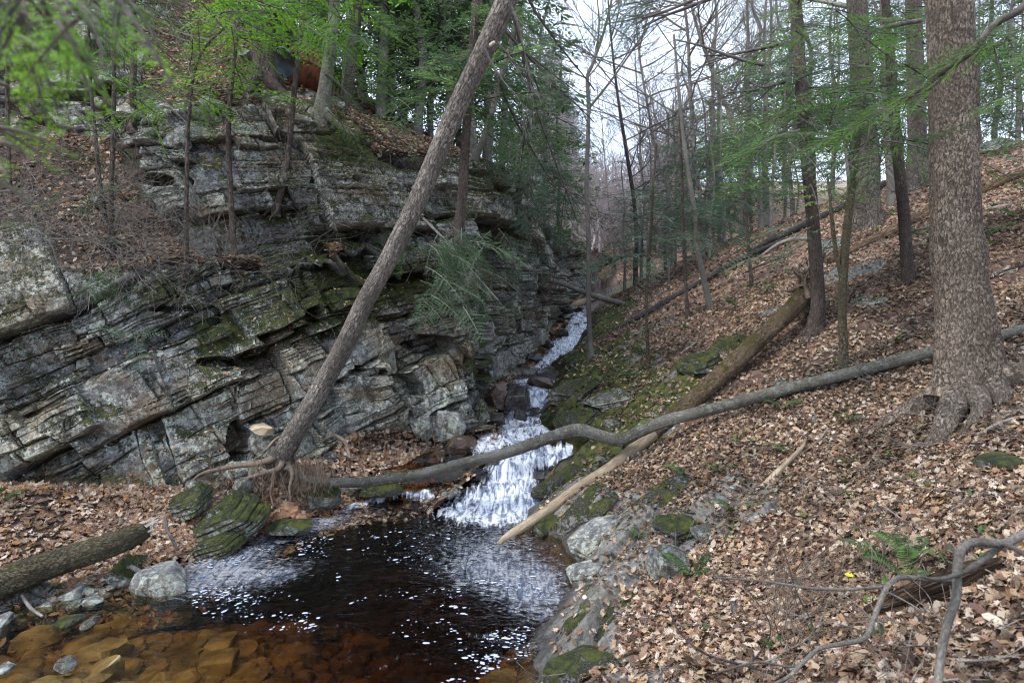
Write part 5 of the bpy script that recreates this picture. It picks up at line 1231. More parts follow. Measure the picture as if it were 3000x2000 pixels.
# stones among the narrow upper cascade
for i, (x, y, w, h) in enumerate([(1650, 975, 18, 12), (1610, 1010, 16, 14), (1690, 955, 14, 9), (1655, 930, 16, 10), (1720, 950, 14, 9), (1565, 1045, 22, 14)]):
    rock(['black rock splitting the narrow cascade midway', 'dark rock against the wall where the narrow cascade widens', 'small black rock at the top right of the narrow cascade', 'dark rock at the top left of the narrow cascade', 'small rock on the right brink of the narrow cascade', 'dark rock at the left foot of the narrow cascade'][i], x, y, w, h, .18, 'wetrock', 550+i, d=[17, 15.6, 18.4, 19.2, 18.6, 14.8][i], n=40)
# heap of rusty stones: each a stone
HEAPG = 'rusty stones heaped in the undercut bank'
r = np.random.default_rng(560)
for i in range(26):
    x = r.uniform(785, 905); y = np.interp(x, [780, 840, 910], [1560, 1480, 1530])+r.uniform(0, 1)*(1560-np.interp(x, [780, 840, 910], [1560, 1480, 1530]))
    rock('small rusty-brown angular stone in the heap under the roots', x, y, r.uniform(12, 24), r.uniform(9, 18), .06, 'redrock', 561+i, (r.uniform(-30, 30), r.uniform(-30, 30), r.uniform(0, 90)), d=7.15+.001*(1560-y), name='stone', group=HEAPG, n=24, cuts=6)
# right bank
RB = [('long tilted slab with a pale blunt nose reaching down to the pool', 1760, 1560, 120, 38, .30, 'rockpale', 601, (0, -25, 30), dict(layers=3, n=130)),
 ('thin upper end of the long tilted slab, showing between the leaves', 1930, 1450, 130, 24, .22, 'slab', 602, (0, -24, 32), dict(n=90)),
 ('knobbly grey rock at the water below the long tilted slab', 1720, 1665, 66, 40, .2, 'rockpale', 603, (0, -14, 20), dict(layers=2, n=90)),
 ('moss-capped block with a white broken face standing out of the leaves', 1985, 1545, 70, 32, .2, 'rockmoss', 604, (0, -4, 10), dict(layers=1, n=90)),
 ('rounded grey-brown rock just below the moss-capped block', 1965, 1640, 60, 60, .2, 'rock', 605, (0, 5, 0), dict(n=80)),
 ('lichened rock right of the moss-capped block', 2080, 1550, 60, 26, .18, 'rock', 606, (0, 8, 0), {}),
 ('broad smooth slab with a green mossy lip sloping into the pool', 1760, 1830, 130, 46, .34, 'slab', 607, (4, -14, 22), dict(n=120, rough=.04)),
 ('low slab with white lichen blotches at the bottom edge of the picture', 1740, 1960, 120, 46, .30, 'slab', 608, (0, -14, 20), dict(n=120, rough=.04)),
 ('small moss-covered knob on the smooth slab', 1872, 1738, 26, 20, .08, 'rockmoss', 609, (0, 0, 0), {}),
 ('small pale stone in the leaves right of the smooth slab', 2160, 1775, 24, 34, .08, 'rock', 610, (0, 20, 0), {}),
 ('flat pale stone at the bottom edge amid the dead leaves', 2180, 1960, 60, 26, .12, 'rockpale', 611, (0, -10, 0), {}),
 ('mossy stone at the bottom edge left of the flat pale one', 2060, 1985, 50, 28, .12, 'rockmoss', 612, (0, -12, 0), {}),
 ('round moss-covered boulder at the right edge', 2945, 1350, 64, 42, .16, 'rockmoss', 613, (0, -10, 0), dict(cuts=3)),
 ('half-buried flat rock in the leaves above the ferns', 2610, 1475, 66, 18, .12, 'rock', 614, (0, -10, 0), {}),
 ('rounded grey stone right of the half-buried flat rock', 2758, 1490, 24, 20, .08, 'rock', 615, (0, 0, 0), dict(cuts=4)),
 ('pale flat rock on the slope right of the swelling of the great trunk', 2945, 795, 44, 18, .25, 'rockpale', 616, (0, -18, 0), {}),
 ('mossy flat rock at the right edge under a thin stick', 2965, 1210, 50, 20, .16, 'rock', 617, (0, -14, 0), {}),
 ('large slanting outcrop high on the right edge of the slope', 2905, 430, 50, 36, .7, 'rock', 618, (0, -30, 10), {}),
 ('long layered grey rock on the slope between two trunks', 2540, 878, 46, 22, .3, 'rock', 619, (0, -28, 20), dict(layers=2)),
 ('narrow grey rock leaning against the slim hemlock trunk', 2620, 815, 32, 16, .3, 'rock', 620, (0, -35, 20), dict(layers=2)),
 ('pale mossy slab in front of the yellow-brown rotting log', 2440, 715, 36, 20, .5, 'rock', 621, (0, -30, 20), dict(layers=2)),
 ('mossy rock tucked behind the foot of the tall reddish-brown hemlock', 2365, 895, 26, 44, .3, 'rockmoss', 622, (0, 14, 0), {}),
 ('small rounded stone right of the tall reddish-brown hemlock', 2497, 842, 16, 12, .1, 'rock', 623, (0, 0, 0), dict(cuts=3)),
 ('dark mossy outcrop shading a hollow behind the mossy uprooted trunk', 2040, 1060, 62, 44, .35, 'rockmoss', 624, (0, -16, 30), dict(layers=2, n=90)),
 ('layered ledge running up from the dark mossy outcrop', 2140, 1010, 80, 26, .35, 'rockmoss', 625, (0, -30, 34), dict(layers=3, n=90)),
 ('upper thin ledge beside the mossy uprooted trunk', 2260, 920, 66, 16, .3, 'rock', 626, (0, -34, 30), dict(layers=2)),
 ('dark ledge rock with ferns on top, on the mossy stream bank', 1790, 1165, 80, 32, .35, 'rock', 627, (0, -16, 26), dict(layers=3, n=100)),
 ('mossy sloping slab descending to the upper pool', 1680, 1140, 80, 32, .5, 'slab', 628, (0, -22, 26), dict(layers=2, n=100)),
 ('dark mossy slab along the white foam below the plunge', 1690, 1225, 90, 26, .4, 'slab', 629, (0, -22, 26), dict(layers=2, n=100)),
 ('small moss-topped stone on the leaves above the speckled log', 1870, 1205, 30, 14, .15, 'rockmoss', 630, (0, -30, 0), {}),
 ('block of rock just above the bend of the speckled log', 1790, 1235, 24, 26, .15, 'rock', 631, (0, 10, 0), {}),
 ('flat slab lying along the pale bare wood of the uprooted tree', 1720, 1480, 100, 30, .3, 'slab', 632, (0, -28, 28), dict(n=90, rough=.03)),
 ('dark mossy rock in the water beside the tip of the bare wood', 1600, 1530, 50, 34, .2, 'rockmoss', 633, (0, -24, 24), {}),
 ('mossy slab at the foot of the lower fall', 1650, 1400, 100, 24, .3, 'slab', 634, (0, -24, 28), dict(n=90)),
 ('pale stone in the leaves between the forked stem and the great trunk', 2610, 1020, 20, 12, .12, 'rock', 635, (0, 8, 0), {}),
 ('mossy low stone near the speckled log in the open leaves', 2290, 1110, 36, 16, .18, 'rock', 636, (0, -14, 0), {}),
 ('small grey stone in the leaves under the speckled log', 2385, 1220, 14, 18, .08, 'rock', 637, (0, 0, 0), {}),
 ('low flat rock among the leaves at the middle of the near slope', 2220, 1240, 50, 14, .16, 'rockmoss', 638, (0, -24, 0), {})]
for lab, x, y, w, h, dp, mt_, sd, rot, kw in RB: rock(lab, x, y, w, h*(1 if sd in (604, 605) else .72 if h < 60 else .5), dp, mt_, sd, rot, lift=-.035 if sd != 604 else .0, **dict(dict(cuts=14), **kw))
# loose blocks high on the cliff
for lab, x, y, w, h, sd in [('pale squarish block lying on the leafy ledge between two thin saplings', 430, 360, 22, 10, 651), ('grey block under the pale squarish one on the leafy ledge', 435, 392, 24, 20, 652), ('leaning block on the leafy ledge left of the spotted sapling', 525, 420, 36, 26, 653),
        ('grey block at the top of the mossy bank behind the thin saplings', 415, 178, 24, 22, 654), ('rounded grey block above the spotted sapling', 625, 310, 34, 24, 655), ('mossy block beside the flared foot of the shaggy hemlock', 725, 165, 24, 16, 656), ('grey stone in the brush heap left of the paired stems', 285, 590, 18, 14, 657)]:
    rock(lab, x, y, w, h, .18, 'rock', sd, (0, random.uniform(-15, 15), random.uniform(0, 60)), which='c', d=hd(x, y+h, 'c')-.05)

# ------------------------------------------------------------------ rusty steel drum behind the cliff-top trees
dd = hd(870, 262, 'c')+.3; c0 = P(868, 195, dd)
dt = thing('rusty_drum', 'big rust-brown open steel drum with a bluish inside, stranded between the cliff-top trunks', 'drum', c0)
def shell(r0, r1, L, a0, a1, axis, c, name, mat):
    R = rot_to(axis); n = 60; th = np.linspace(a0, a1, n); V = []
    for rr in (r0, r1):
        for l in np.linspace(-L/2, L/2, 8):
            V.append(np.stack([np.full(n, l), np.cos(th)*rr*(1+.02*np.sin(th*3+l*3)), np.sin(th)*rr], 1))
    V = np.concatenate(V)@R.T+c; f = []
    for s_ in (0, 8):
        for i in range(7): f += [[(s_+i)*n+j, (s_+i)*n+j+1, (s_+i+1)*n+j+1, (s_+i+1)*n+j] for j in range(n-1)]
    for i in (0, 7): f += [[i*n+j, i*n+j+1, (8+i)*n+j+1, (8+i)*n+j] for j in range(n-1)]
    for j in (0, n-1): f += [[i*n+j, (i+1)*n+j, (8+i+1)*n+j, (8+i)*n+j] for i in range(7)]
    mk(name, V, np.array(f), mat, dt)
ax = np.array([-.45, -1, -.12]); k_ = dd/F
shell(66*k_, 62*k_, .95, .0, 6.283, ax, c0+[0, .1, 0], 'shell', M['rust']); shell(44*k_, 41*k_, .7, .6, 4.6, ax, c0+[-.02, .0, 0], 'liner', M['steel'])
for s_ in (-1, 1):
    R = rot_to(ax); th = np.linspace(0, 2*np.pi, 40); V, f, uv = tube(np.stack([0*th+s_*.46, np.cos(th)*66*k_, np.sin(th)*66*k_], 1)@R.T+c0+[0, .1, 0], .016, 6); mk('rim', V, f, M['rust'], dt)

# ------------------------------------------------------------------ ferns, moss cushions, flower
def fern(label, px, py, n, L, seed, which='g', cols=[(.055, .11, .03), (.08, .15, .04), (.045, .09, .025)], group=None, up=.55):
    h = hit(px, py, which); r = np.random.default_rng(seed); A = Acc()
    t = thing('fern', label, 'fern', h, group)
    for i in range(n):
        a = r.uniform(0, 6.28); ln = L*r.uniform(.5, .95); A = Acc(); d = np.array([math.cos(a), math.sin(a)]); m = 22
        u = np.linspace(0, 1, m); cx = h[0]+d[0]*ln*u*.9; cy = h[1]+d[1]*ln*u*.9; cz = h[2]+.01+ln*(up*np.sin(u*2.2)*.8); ax_ = np.array([-d[1], d[0], 0])
        col = np.array(cols[r.integers(len(cols))])
        for j in range(2, m):
            w = ln*.24*math.sin(math.pi*(u[j]*.85+.12)); o_ = np.array([cx[j], cy[j], cz[j]])
            for s_ in (-1, 1):
                e = o_+s_*ax_*w+np.array([d[0], d[1], 0])*w*.35-np.array([0, 0, w*.25]); mid = (o_+e)/2; q = np.array([d[0], d[1], .2])*ln*.022
                A.add(np.array([o_, mid+q, e, mid-q]), np.array([[0, 1, 2, 3]]), None, np.tile(col*(1+r.normal(0, .15)), (4, 1)))
        V, f, uv = tube(np.stack([cx, cy, cz], 1), .0025, 3); A.add(V, f, None, np.tile(col*.8, (len(V), 1)))
        A.build('frond', M['fern'], t, smooth=False)
    return t
fern('bright green fern clump in the open leaves left of the rotten hollow log', 2590, 1660, 5, .34, 701); fern('second green fern right beside the bright clump near the rotten hollow log', 2680, 1650, 5, .36, 702); fern('low light-green fern between the bright clump and the crooked bough', 2660, 1700, 5, .30, 703)
fern('green fern at the foot of the rounded grey-brown rock', 2025, 1690, 6, .30, 704); fern('fern arching beside the splintered pale limb', 2150, 1500, 5, .30, 705); fern('fern on top of the dark ledge rock near the cascade', 1850, 1110, 8, .42, 706); fern('fern hanging at the left end of the dark ledge rock', 1790, 1130, 7, .38, 707)
fern('small fern in the leaves above the long tilted slab', 2010, 1400, 5, .28, 708); fern('small fern under the stick on the open slope', 2105, 1385, 5, .26, 709); fern('fern between the long tilted slab and the moss-capped block', 1860, 1580, 6, .24, 710)
fern('dark green fern beside the slim hemlock trunk on the upper slope', 2690, 690, 6, .55, 711, cols=[(.04, .10, .05)]); fern('fern high on the slope right of the great trunk', 2890, 815-120, 6, .5, 712); fern('fern near the right edge high on the slope', 2985, 640, 6, .5, 713)
fern('small fern at the top of the slope left of the thin sapling', 2240, 860, 5, .5, 714); fern('small fern on the mid slope right of the leaning sapling', 2160, 900, 5, .5, 715); fern('fern beneath the speckled log near the forked stem', 2290, 1200, 5, .3, 716); fern('small fern on the near slope above the flat rocks', 2480, 1180+60, 5, .26, 717)
fern('tiny fern at the left foot of the cliff beside the soil bank', 8, 1470, 6, .3, 718, 'c'); fern('fern tuft on the cliff ledge in the brush heap', 360, 735, 7, .35, 719, 'c'); fern('long green fern tuft on the rock corner over the stream', 1400, 1025, 8, .45, 720, 'c')
fern('light green fern by the bottom edge, right of the dark twig', 2275, 1910, 4, .12, 721); fern('small fern on the upper slope between saplings and the rotting log', 2300, 1330, 5, .26, 722)
h = hit(2488, 1712); fl = thing('yellow_flower', 'single bright yellow blossom in the dead leaves beside the curved bough', 'flower', h)
for i in range(9):
    a = i*.7; d = np.array([math.cos(a), math.sin(a), .25]); c = h+[0, 0, .05]; s_ = np.array([-d[1], d[0], 0])
    mk('petal', np.array([c, c+d*.014+s_*.008, c+d*.03, c+d*.014-s_*.008]), np.array([[0, 1, 2, 3]]), M['yellow'], fl)
V, f, uv = tube([h-[0, 0, .02], h+[0, 0, .05]], .003, 4); mk('stalk', V, f, M['moss'], fl)

# ------------------------------------------------------------------ dead leaves
LC = [(0.465, 0.357, 0.317), (0.355, 0.242, 0.182), (0.28, 0.179, 0.134), (0.212, 0.129, 0.1), (0.423, 0.312, 0.258), (0.254, 0.139, 0.1), (0.17, 0.094, 0.074), (0.39, 0.277, 0.198), (0.322, 0.187, 0.109), (0.144, 0.081, 0.064), (0.475, 0.375, 0.328), (0.097, 0.062, 0.048), (0.14, 0.095, 0.072), (0.076, 0.047, 0.038)]
def leaf_t(kind, r):
    if kind == 0:   # lobed
        ang = np.radians([0, 14, 32, 50, 68, 92, 112, 140, 175, 185, 220, 248, 268, 292, 310, 328, 346]); rad = np.array([1, .62, .52, .92, .50, .82, .40, .52, .30, .30, .52, .40, .82, .50, .92, .52, .62])
    elif kind == 1:  # oval
        ang = np.radians(np.arange(0, 360, 36)); rad = 1/np.sqrt((np.cos(ang)/1.0)**2+(np.sin(ang)/.48)**2)
    else:           # oak
        ang = np.radians([0, 18, 30, 48, 65, 95, 120, 150, 180, 210, 240, 265, 295, 312, 330, 342]); rad = np.array([1, .62, .70, .42, .52, .32, .46, .5, .72, .5, .46, .32, .52, .42, .70, .62])
    p = np.stack([np.cos(ang)*rad, np.sin(ang)*rad, 0*ang], 1)
    p[:, 2] = r.uniform(-.1, .5)*p[:, 1]**2+r.uniform(-.35, .5)*np.maximum(p[:, 0], 0)**2+r.normal(0, .07, len(p))
    p = np.vstack([[0, 0, r.uniform(-.08, .05)], p]); n = len(ang)
    return p*.5, np.array([[0, 1+i, 1+(i+1) % n] for i in range(n)])
_r = np.random.default_rng(31); LT = [leaf_t([0, 0, 1, 2, 0, 1, 2, 0][i % 8], _r) for i in range(24)]
def scatter_leaves(name, pos, nrm, size, seed, label, tilt=.35, cols=LC):
    r = np.random.default_rng(seed); n = len(pos); ti = r.integers(0, len(LT), n); VV, FF, CC = [], [], []; base = 0
    nrm = nrm+r.normal(0, tilt, (n, 3)); nrm /= np.linalg.norm(nrm, axis=1)[:, None]
    a = r.normal(0, 1, (n, 3)); X = np.cross(nrm, a); X /= np.linalg.norm(X, axis=1)[:, None]; Y = np.cross(nrm, X); col = pal(n, cols, .16, r)*(.50+.62*ss(-.45, .35, fbm(pos[:, 0]*.9, pos[:, 1]*.9, pos[:, 2]*.5, 4, 63)+.25*vn(pos[:, 0]*5, pos[:, 1]*5, 0, 64)))[:, None]
    for k, (tv, tf) in enumerate(LT):
        m = ti == k; c = m.sum()
        if not c: continue
        s = size[m][:, None, None]
        V = pos[m][:, None]+s*(tv[None, :, :1]*X[m][:, None]+tv[None, :, 1:2]*Y[m][:, None]+tv[None, :, 2:]*nrm[m][:, None])
        VV.append(V.reshape(-1, 3)); FF.append((tf[None]+base+np.arange(c)[:, None, None]*len(tv)).reshape(-1, 3)); CC.append(np.repeat(col[m], len(tv), axis=0)); base += c*len(tv)
    o = mk(name, np.concatenate(VV), np.concatenate(FF), M['litter'], attrs=dict(col=np.concatenate(CC)), smooth=False); tag(o, label, 'leaves', None, 'stuff'); return o
def ground_leaves():
    r = np.random.default_rng(41); P_, N_, S_ = [], [], []
    for (d0, d1, n, sz) in ((1.5, 4, 34000, .066), (4, 8, 84000, .061), (8, 14, 64000, .070), (14, 24, 42000, .10)):
        y = np.sqrt(r.uniform(d0**2, d1**2, n)); px = r.uniform(1450, 3250+(1100 if d1 < 9 else 0), n); x = (px-1500)/F*y
        z, s, rk, _, _ = ground(x, y, True)
        e = .03; gx = (ground(x+e, y)-z)/e; gy = (ground(x, y+e)-z)/e
        dens = ss(.15, .8, s)*(1-.68*ss(.38, .58, rk+.10*vn(x*7, y*7, 0, 61)))*(.85+.4*vn(x*1.1, y*1.1, 0, 62))
        dens = np.maximum(dens, .10*(s > .1)); k = r.uniform(0, 1, n) < dens
        P_.append(np.stack([x, y, z+.012+r.uniform(0, .028, n)], 1)[k]); N_.append(np.stack([-gx*.8, -gy*.8, 1+0*gx], 1)[k]); S_.append((sz*r.uniform(.55, 1.35, n))[k])
    return np.concatenate(P_), np.concatenate(N_), np.concatenate(S_)
p_, n_, s_ = ground_leaves()
scatter_leaves('leaf_litter', p_, n_, s_, 42, 'brown and tan dead leaves covering the right slope', .42)
def cliff_leaves():
    r = np.random.default_rng(43)
    px, py = CP; vis = (px > -250) & (px < 1750) & (py > -250) & (CV[:, 1] < 24); cand = np.where(vis & (CSOIL > .55) & (np.abs(CN[:, 2]) > .30))[0]
    # weight by distance between neighbours ~ area
    w = CV[cand, 1]**1.2*np.clip(.45+ss(-.25, .3, vn(CV[cand, 0]*1.3, CV[cand, 1]*1.3, CV[cand, 2]*1.3, 44)), 0, 1); w /= w.sum()
    i = r.choice(cand, 60000, p=w); p = CV[i]+r.normal(0, .03, (len(i), 3))*[1, 1, .15]+[0, 0, .02]; n = CN[i].copy()
    n *= np.sign(n[:, 2:3]); s_ = .085*r.uniform(.5, 1.25, len(i))
    N2 = CN2*np.sign((CN2*CN).sum(1))[:, None]                       # leaves and debris caught on the little ledges of the rock
    c2 = np.where(vis & (CSOIL < .5) & (N2[:, 2] > .62) & (CV[:, 2] > .25))[0]; w2 = CV[c2, 1]**1.2; w2 /= w2.sum(); j = r.choice(c2, 4200, p=w2)
    return np.concatenate([p, CV[j]+[0, 0, .012]]), np.concatenate([n*.9+[0, 0, .3], N2[j]+[0, 0, .6]]), np.concatenate([s_, .06*r.uniform(.4, 1.2, len(j))])
p_, n_, s_ = cliff_leaves()
scatter_leaves('cliff_leaves', p_, n_, s_, 45, 'dead leaves on the soil ledges and the leafy slope of the cliff', .4, LC[:7]+[(.30, .15, .07)])
# twigs in the litter and the brush heap on the ledge
def twigs(name, label, pos, n_each, L, seed, dirs, mat, rad=.004, depth=1, wav=.12):
    r = np.random.default_rng(seed); A = Acc()
    for p in pos:
        for _ in range(n_each):
            d = dirs(r); bare_branches(A, p+r.normal(0, .04, 3), d, L*r.uniform(.5, 1.3), rad*r.uniform(.6, 1.4), depth, r, .6, wav, .0016, 3, .0)
    o = A.build(name, mat); tag(o, label, 'twigs', None, 'stuff'); return o
r = np.random.default_rng(46)
pos = [hit(r.uniform(90, 520), r.uniform(540, 800), 'c')+[0, -.05, .05] for _ in range(34)]+[hit(r.uniform(560, 760), r.uniform(755, 790), 'c') for _ in range(14)]
twigs('brush_heap', 'tangle of bare dead twigs on the ledge below the leafy slope', pos, 4, .8, 47, lambda r: (r.normal(0, .8), r.normal(-.3, .5), r.normal(-.1, .45)), M['twig'], .006, 2)
pos = [p_[j]+[0, 0, .03] for j in r.integers(0, len(p_), 260)]
gp, gn, gs = ground_leaves(); sel = r.integers(0, len(gp), 700)
twigs('fallen_twigs', 'small dead twigs scattered over the dead leaves', [gp[j]+[0, 0, .03] for j in sel if gp[j][1] < 16], 1, .35, 48, lambda r: (r.normal(0, 1), r.normal(0, 1), r.normal(0, .15)), M['twig'], .005, 1)
twigs('hanging_twigs', 'thin dead twigs hanging down the dark end of the rock wall', [P(r.uniform(1460, 1640), r.uniform(640, 860), r.uniform(12, 16)) for _ in range(36)], 2, .8, 49, lambda r: (r.normal(.2, .4), r.normal(0, .4), r.normal(-.8, .3)), M['twig_dark'], .006, 1)
twigs('root_fringe', 'fine hanging rootlets under the undercut bank', [P(r.uniform(600, 960), r.uniform(1330, 1400), r.uniform(7.2, 7.8)) for _ in range(60)], 3, .22, 50, lambda r: (r.normal(0, .3), r.normal(-.3, .3), -1), M['root'], .003, 1)
twigs('mixed_undergrowth', 'thin bare stems and dead boughs in front of the mossy rock face', [hit(r.uniform(880, 1420), r.uniform(480, 760), 'c') for _ in range(40)], 2, .6, 51, lambda r: (r.normal(0, .5), r.normal(-.8, .3), r.normal(.1, .6)), M['twig'], .005, 1)

pos = [hit(r.uniform(2230, 2620), r.uniform(1680, 1960))+[0, 0, .04] for _ in range(30)]
twigs('twig_tangle', 'tangle of dead twigs and rootlets over the leaves left of the crooked bough', pos, 3, .34, 512, lambda r: (r.normal(0, .8), r.normal(0, .5), r.normal(.25, .4)), M['root'], .004, 1, .22)
def sprigs():
    r = np.random.default_rng(513); A = Acc(); k = 0
    gp_, _, _ = ground_leaves(); gp_ = gp_[(gp_[:, 1] > 3) & (gp_[:, 1] < 20)]
    for i in r.integers(0, len(gp_), 260):
        c = gp_[i]; L = r.uniform(.015, .045)*(1+c[1]*.10); col = np.array([(.06, .12, .02), (.10, .16, .03), (.05, .09, .03)][r.integers(3)])
        for j in range(r.integers(4, 10)):
            a = r.uniform(0, 6.28); d = np.array([math.cos(a), math.sin(a), r.uniform(.2, 1)])*L; s_ = np.array([-math.sin(a), math.cos(a), 0])*L*.22; b_ = c+r.normal(0, L*.3, 3)*[1, 1, .1]
            A.add(np.array([b_, b_+d*.5+s_, b_+d, b_+d*.5-s_]), np.array([[0, 1, 2, 3]]), None, np.tile(col*(1+r.normal(0, .2)), (4, 1)))
    tag(A.build('ground_plants', M['fern'], smooth=False), 'tiny green sprigs and tufts scattered through the dead leaves', 'plants', None, 'stuff')
sprigs()
for i, (x, y, w, h, lab) in enumerate([(1440, 1352, 26, 20, 'small black rock splitting the lower fall at its left shoulder'), (1560, 1300, 22, 14, 'black wet rock on the brink of the lower fall'), (1575, 1400, 22, 20, 'black rock in the right side of the lower fall'), (1405, 1425, 30, 18, 'dark rock at the left foot of the lower fall'), (1450, 1290, 30, 12, 'dark low rock above the lower fall near the left bank'), (1570, 1205, 20, 10, 'small dark rock at the right edge of the upper foam'), (1560, 1085, 20, 8, 'low dark rock in the calm upper pool')]):
    rock(lab, x, y, w, h, .14, 'wetrock', 740+i, (0, random.uniform(-20, 20), 0), d=[8.8, 9.25, 8.75, 8.5, 9.9, 10.8, 13.8][i], n=44)

# ------------------------------------------------------------------ foam flecks and stones of the bed
def foam_flecks():
    r = np.random.default_rng(52); n = 30000
    px = r.uniform(560, 1700, n); py = r.uniform(1440, 2010, n)
    def b(cx, cy, rx, ry, a, rot=0):
        c, s = math.cos(math.radians(rot)), math.sin(math.radians(rot)); dx, dy = px-cx, py-cy; return a*np.exp(-(((dx*c+dy*s)/rx)**2+((-dx*s+dy*c)/ry)**2))
    dens = b(720, 1650, 220, 90, 1.0, -12)+b(900, 1560, 150, 50, .7, -20)+b(640, 1720, 120, 50, .9)+b(1330, 1650, 230, 90, .45, 10)+b(1500, 1760, 160, 120, .55)+b(900, 1900, 190, 50, .65, -35)+b(1450, 1930, 220, 70, .5)+b(1150, 1720, 300, 120, .16)+b(800, 1780, 160, 60, .5)+b(1030, 1500, 200, 30, .5, -10)+.03
    d = H*F/(py-HOR); x = (px-1500)/F*d
    st = vn(x*2.2+d*1.1, d*3.2-x, 0, 53)+.6*vn(x*7+d*2, d*9, 0, 54); dens = dens*ss(-.05, .9, st)*.95
    k = (r.uniform(0, 1, n) < dens*.5) & (x < xe(d)-.06); px, py, x, d = px[k], py[k], x[k], d[k]; n = len(x)
    big = (py > 1780) | (r.uniform(0, 1, n) < .1); sz = np.where(big, r.gamma(2.0, .0034, n), r.gamma(2.0, .0026, n)); sz = np.clip(sz*.85, .0015, .015)
    ang = .5+.8*vn(x*.6, d*.6, 0, 55)+r.normal(0, .25, n); el = r.uniform(1.0, 2.0, n)
    th = np.linspace(0, 2*np.pi, 9, endpoint=False); jr = 1+r.normal(0, .12, (n, 9))
    ex = np.cos(th)[None]*jr*(sz*el)[:, None]; ey = np.sin(th)[None]*jr*sz[:, None]; ca, sa = np.cos(ang)[:, None], np.sin(ang)[:, None]
    V = np.stack([x[:, None]+ex*ca-ey*sa, d[:, None]+ex*sa+ey*ca, np.full((n, 9), .004)], -1)
    top = np.stack([x, d, .004+sz*.35], -1)[:, None]; V = np.concatenate([top, V], 1).reshape(-1, 3)
    b0 = np.arange(n)[:, None, None]*10; f = np.array([[0, 1+i, 1+(i+1) % 9] for i in range(9)])[None]+b0
    o = mk('foam_flecks', V+[0, 0, .006], f.reshape(-1, 3), M['foam']); tag(o, 'white foam flecks drifting on the dark pool', 'foam', None, 'stuff')
foam_flecks()
def bed_stones():
    r = np.random.default_rng(56); A = Acc(); B = Acc()
    tm = [rock_mesh(1, .8, .5, 570+i, 18, -1, .10) for i in range(6)]
    for i in range(2200):
        px = r.uniform(-60, 1500); py = r.uniform(1700, 2010); d = H*F/(py-HOR); x = (px-1500)/F*d
        if x > xe(d)-.2: continue
        s_ = r.gamma(2.0, .022)+.02; z = gz(x, d); V, f = tm[i % 6]; V = V@eul(r.uniform(-20, 20), r.uniform(-20, 20), r.uniform(0, 360)).T*s_+[x, d, z+s_*.15]
        A.add(V, f)
    for i in range(420):
        c = hit(r.uniform(-20, 560), r.uniform(1690, 1850), 'c') if i % 3 else hit(r.uniform(560, 1400), r.uniform(1330, 1470), 'c'); s_ = r.gamma(2, .014)+.012
        V, f = tm[i % 6]; V = V@eul(r.uniform(-20, 20), r.uniform(-20, 20), r.uniform(0, 360)).T*s_+c; B.add(V, f)
    o = A.build('bed_stones', M['amber'], smooth=False); tag(o, 'amber stones lying on the bed of the shallow pool', 'stones', None, 'stuff')
    o = B.build('shore_pebbles', M['rock'], smooth=False); tag(o, 'grey pebbles along the left shore', 'pebbles', None, 'stuff')
bed_stones()
rock('yellow-brown rounded stone glowing under the shallow water, largest of the sunken ones', 645, 1885, 50, 26, .15, 'amber', 581, d=4.95, cuts=4, lift=-.14)
rock('broad flat sunken stone just above the yellow-brown rounded one', 640, 1830, 56, 20, .2, 'amber', 582, d=5.2, cuts=5, lift=-.16)
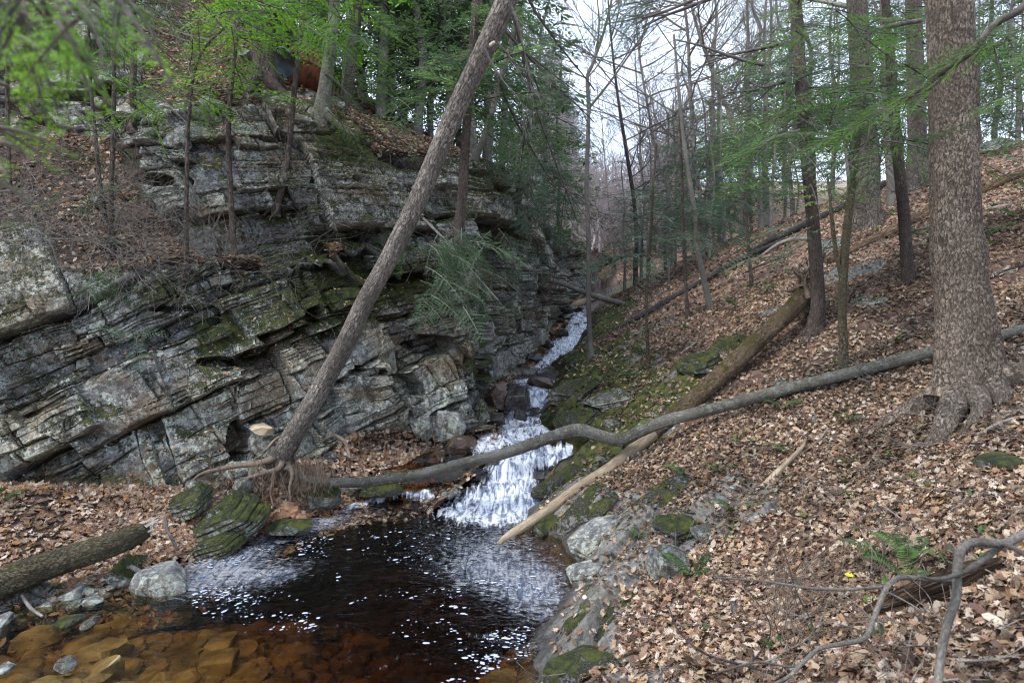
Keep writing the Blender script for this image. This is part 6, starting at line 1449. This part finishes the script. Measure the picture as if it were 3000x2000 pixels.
# ------------------------------------------------------------------ light, sky, camera
def finish():
    w = bpy.data.worlds.new('World'); bpy.context.scene.world = w; w.use_nodes = True
    t = w.node_tree; t.nodes.clear()
    out = t.nodes.new('ShaderNodeOutputWorld'); bg = t.nodes.new('ShaderNodeBackground')
    sky = t.nodes.new('ShaderNodeTexSky'); sky.sky_type = 'NISHITA'; sky.sun_disc = False
    el, az = math.radians(54), math.radians(-122)
    sky.sun_elevation = el; sky.sun_rotation = az; sky.air_density = 1.0; sky.dust_density = 2.5
    # thin bright cloud over the blue
    tc = t.nodes.new('ShaderNodeTexCoord'); no = t.nodes.new('ShaderNodeTexNoise'); no.inputs['Scale'].default_value = 2.2; no.inputs['Detail'].default_value = 7
    mr = t.nodes.new('ShaderNodeMapRange'); mr.inputs[1].default_value = .30; mr.inputs[2].default_value = .62; mr.inputs[3].default_value = .5
    mx = t.nodes.new('ShaderNodeMix'); mx.data_type = 'RGBA'; mx.inputs[7].default_value = (8.9, 10.2, 12.6, 1)
    L = t.links.new
    L(tc.outputs['Generated'], no.inputs['Vector']); L(no.outputs[0], mr.inputs[0]); L(mr.outputs[0], mx.inputs[0])
    L(sky.outputs[0], mx.inputs[6]); L(mx.outputs[2], bg.inputs[0]); bg.inputs[1].default_value = .14; L(bg.outputs[0], out.inputs[0])
    ld = bpy.data.lights.new('sun', 'SUN'); ld.energy = 2.2; ld.angle = math.radians(8); ld.color = (1, .95, .88)
    lo = bpy.data.objects.new('sun', ld); C.objects.link(lo)
    # sun_rotation turns clockwise from +Y
    import mathutils
    d = mathutils.Vector((math.sin(az)*math.cos(el), math.cos(az)*math.cos(el), math.sin(el)))
    lo.rotation_euler = d.to_track_quat('Z', 'Y').to_euler()
    cd = bpy.data.cameras.new('camera'); co = bpy.data.objects.new('camera', cd); C.objects.link(co)
    co.location = (0, 0, H); co.rotation_euler = (math.radians(90), 0, 0)
    cd.sensor_width = 36; cd.lens = 36*F/3000; cd.shift_y = (HOR-1000)/3000; cd.clip_start = .05; cd.clip_end = 2000
    cd.dof.use_dof = True; cd.dof.focus_distance = 8.5; cd.dof.aperture_fstop = 3.2
    s = bpy.context.scene; s.camera = co
    s.view_settings.view_transform = 'Standard'; s.view_settings.look = 'None'; s.view_settings.exposure = EXPO
    s.cycles.pixel_filter_type = 'BLACKMAN_HARRIS'; s.cycles.filter_width = 1.1; s.cycles.max_bounces = 8; s.cycles.transparent_max_bounces = 12; s.cycles.volume_bounces = 0
    s.cycles.caustics_reflective = False; s.cycles.caustics_refractive = False
EXPO = 0.62
finish()
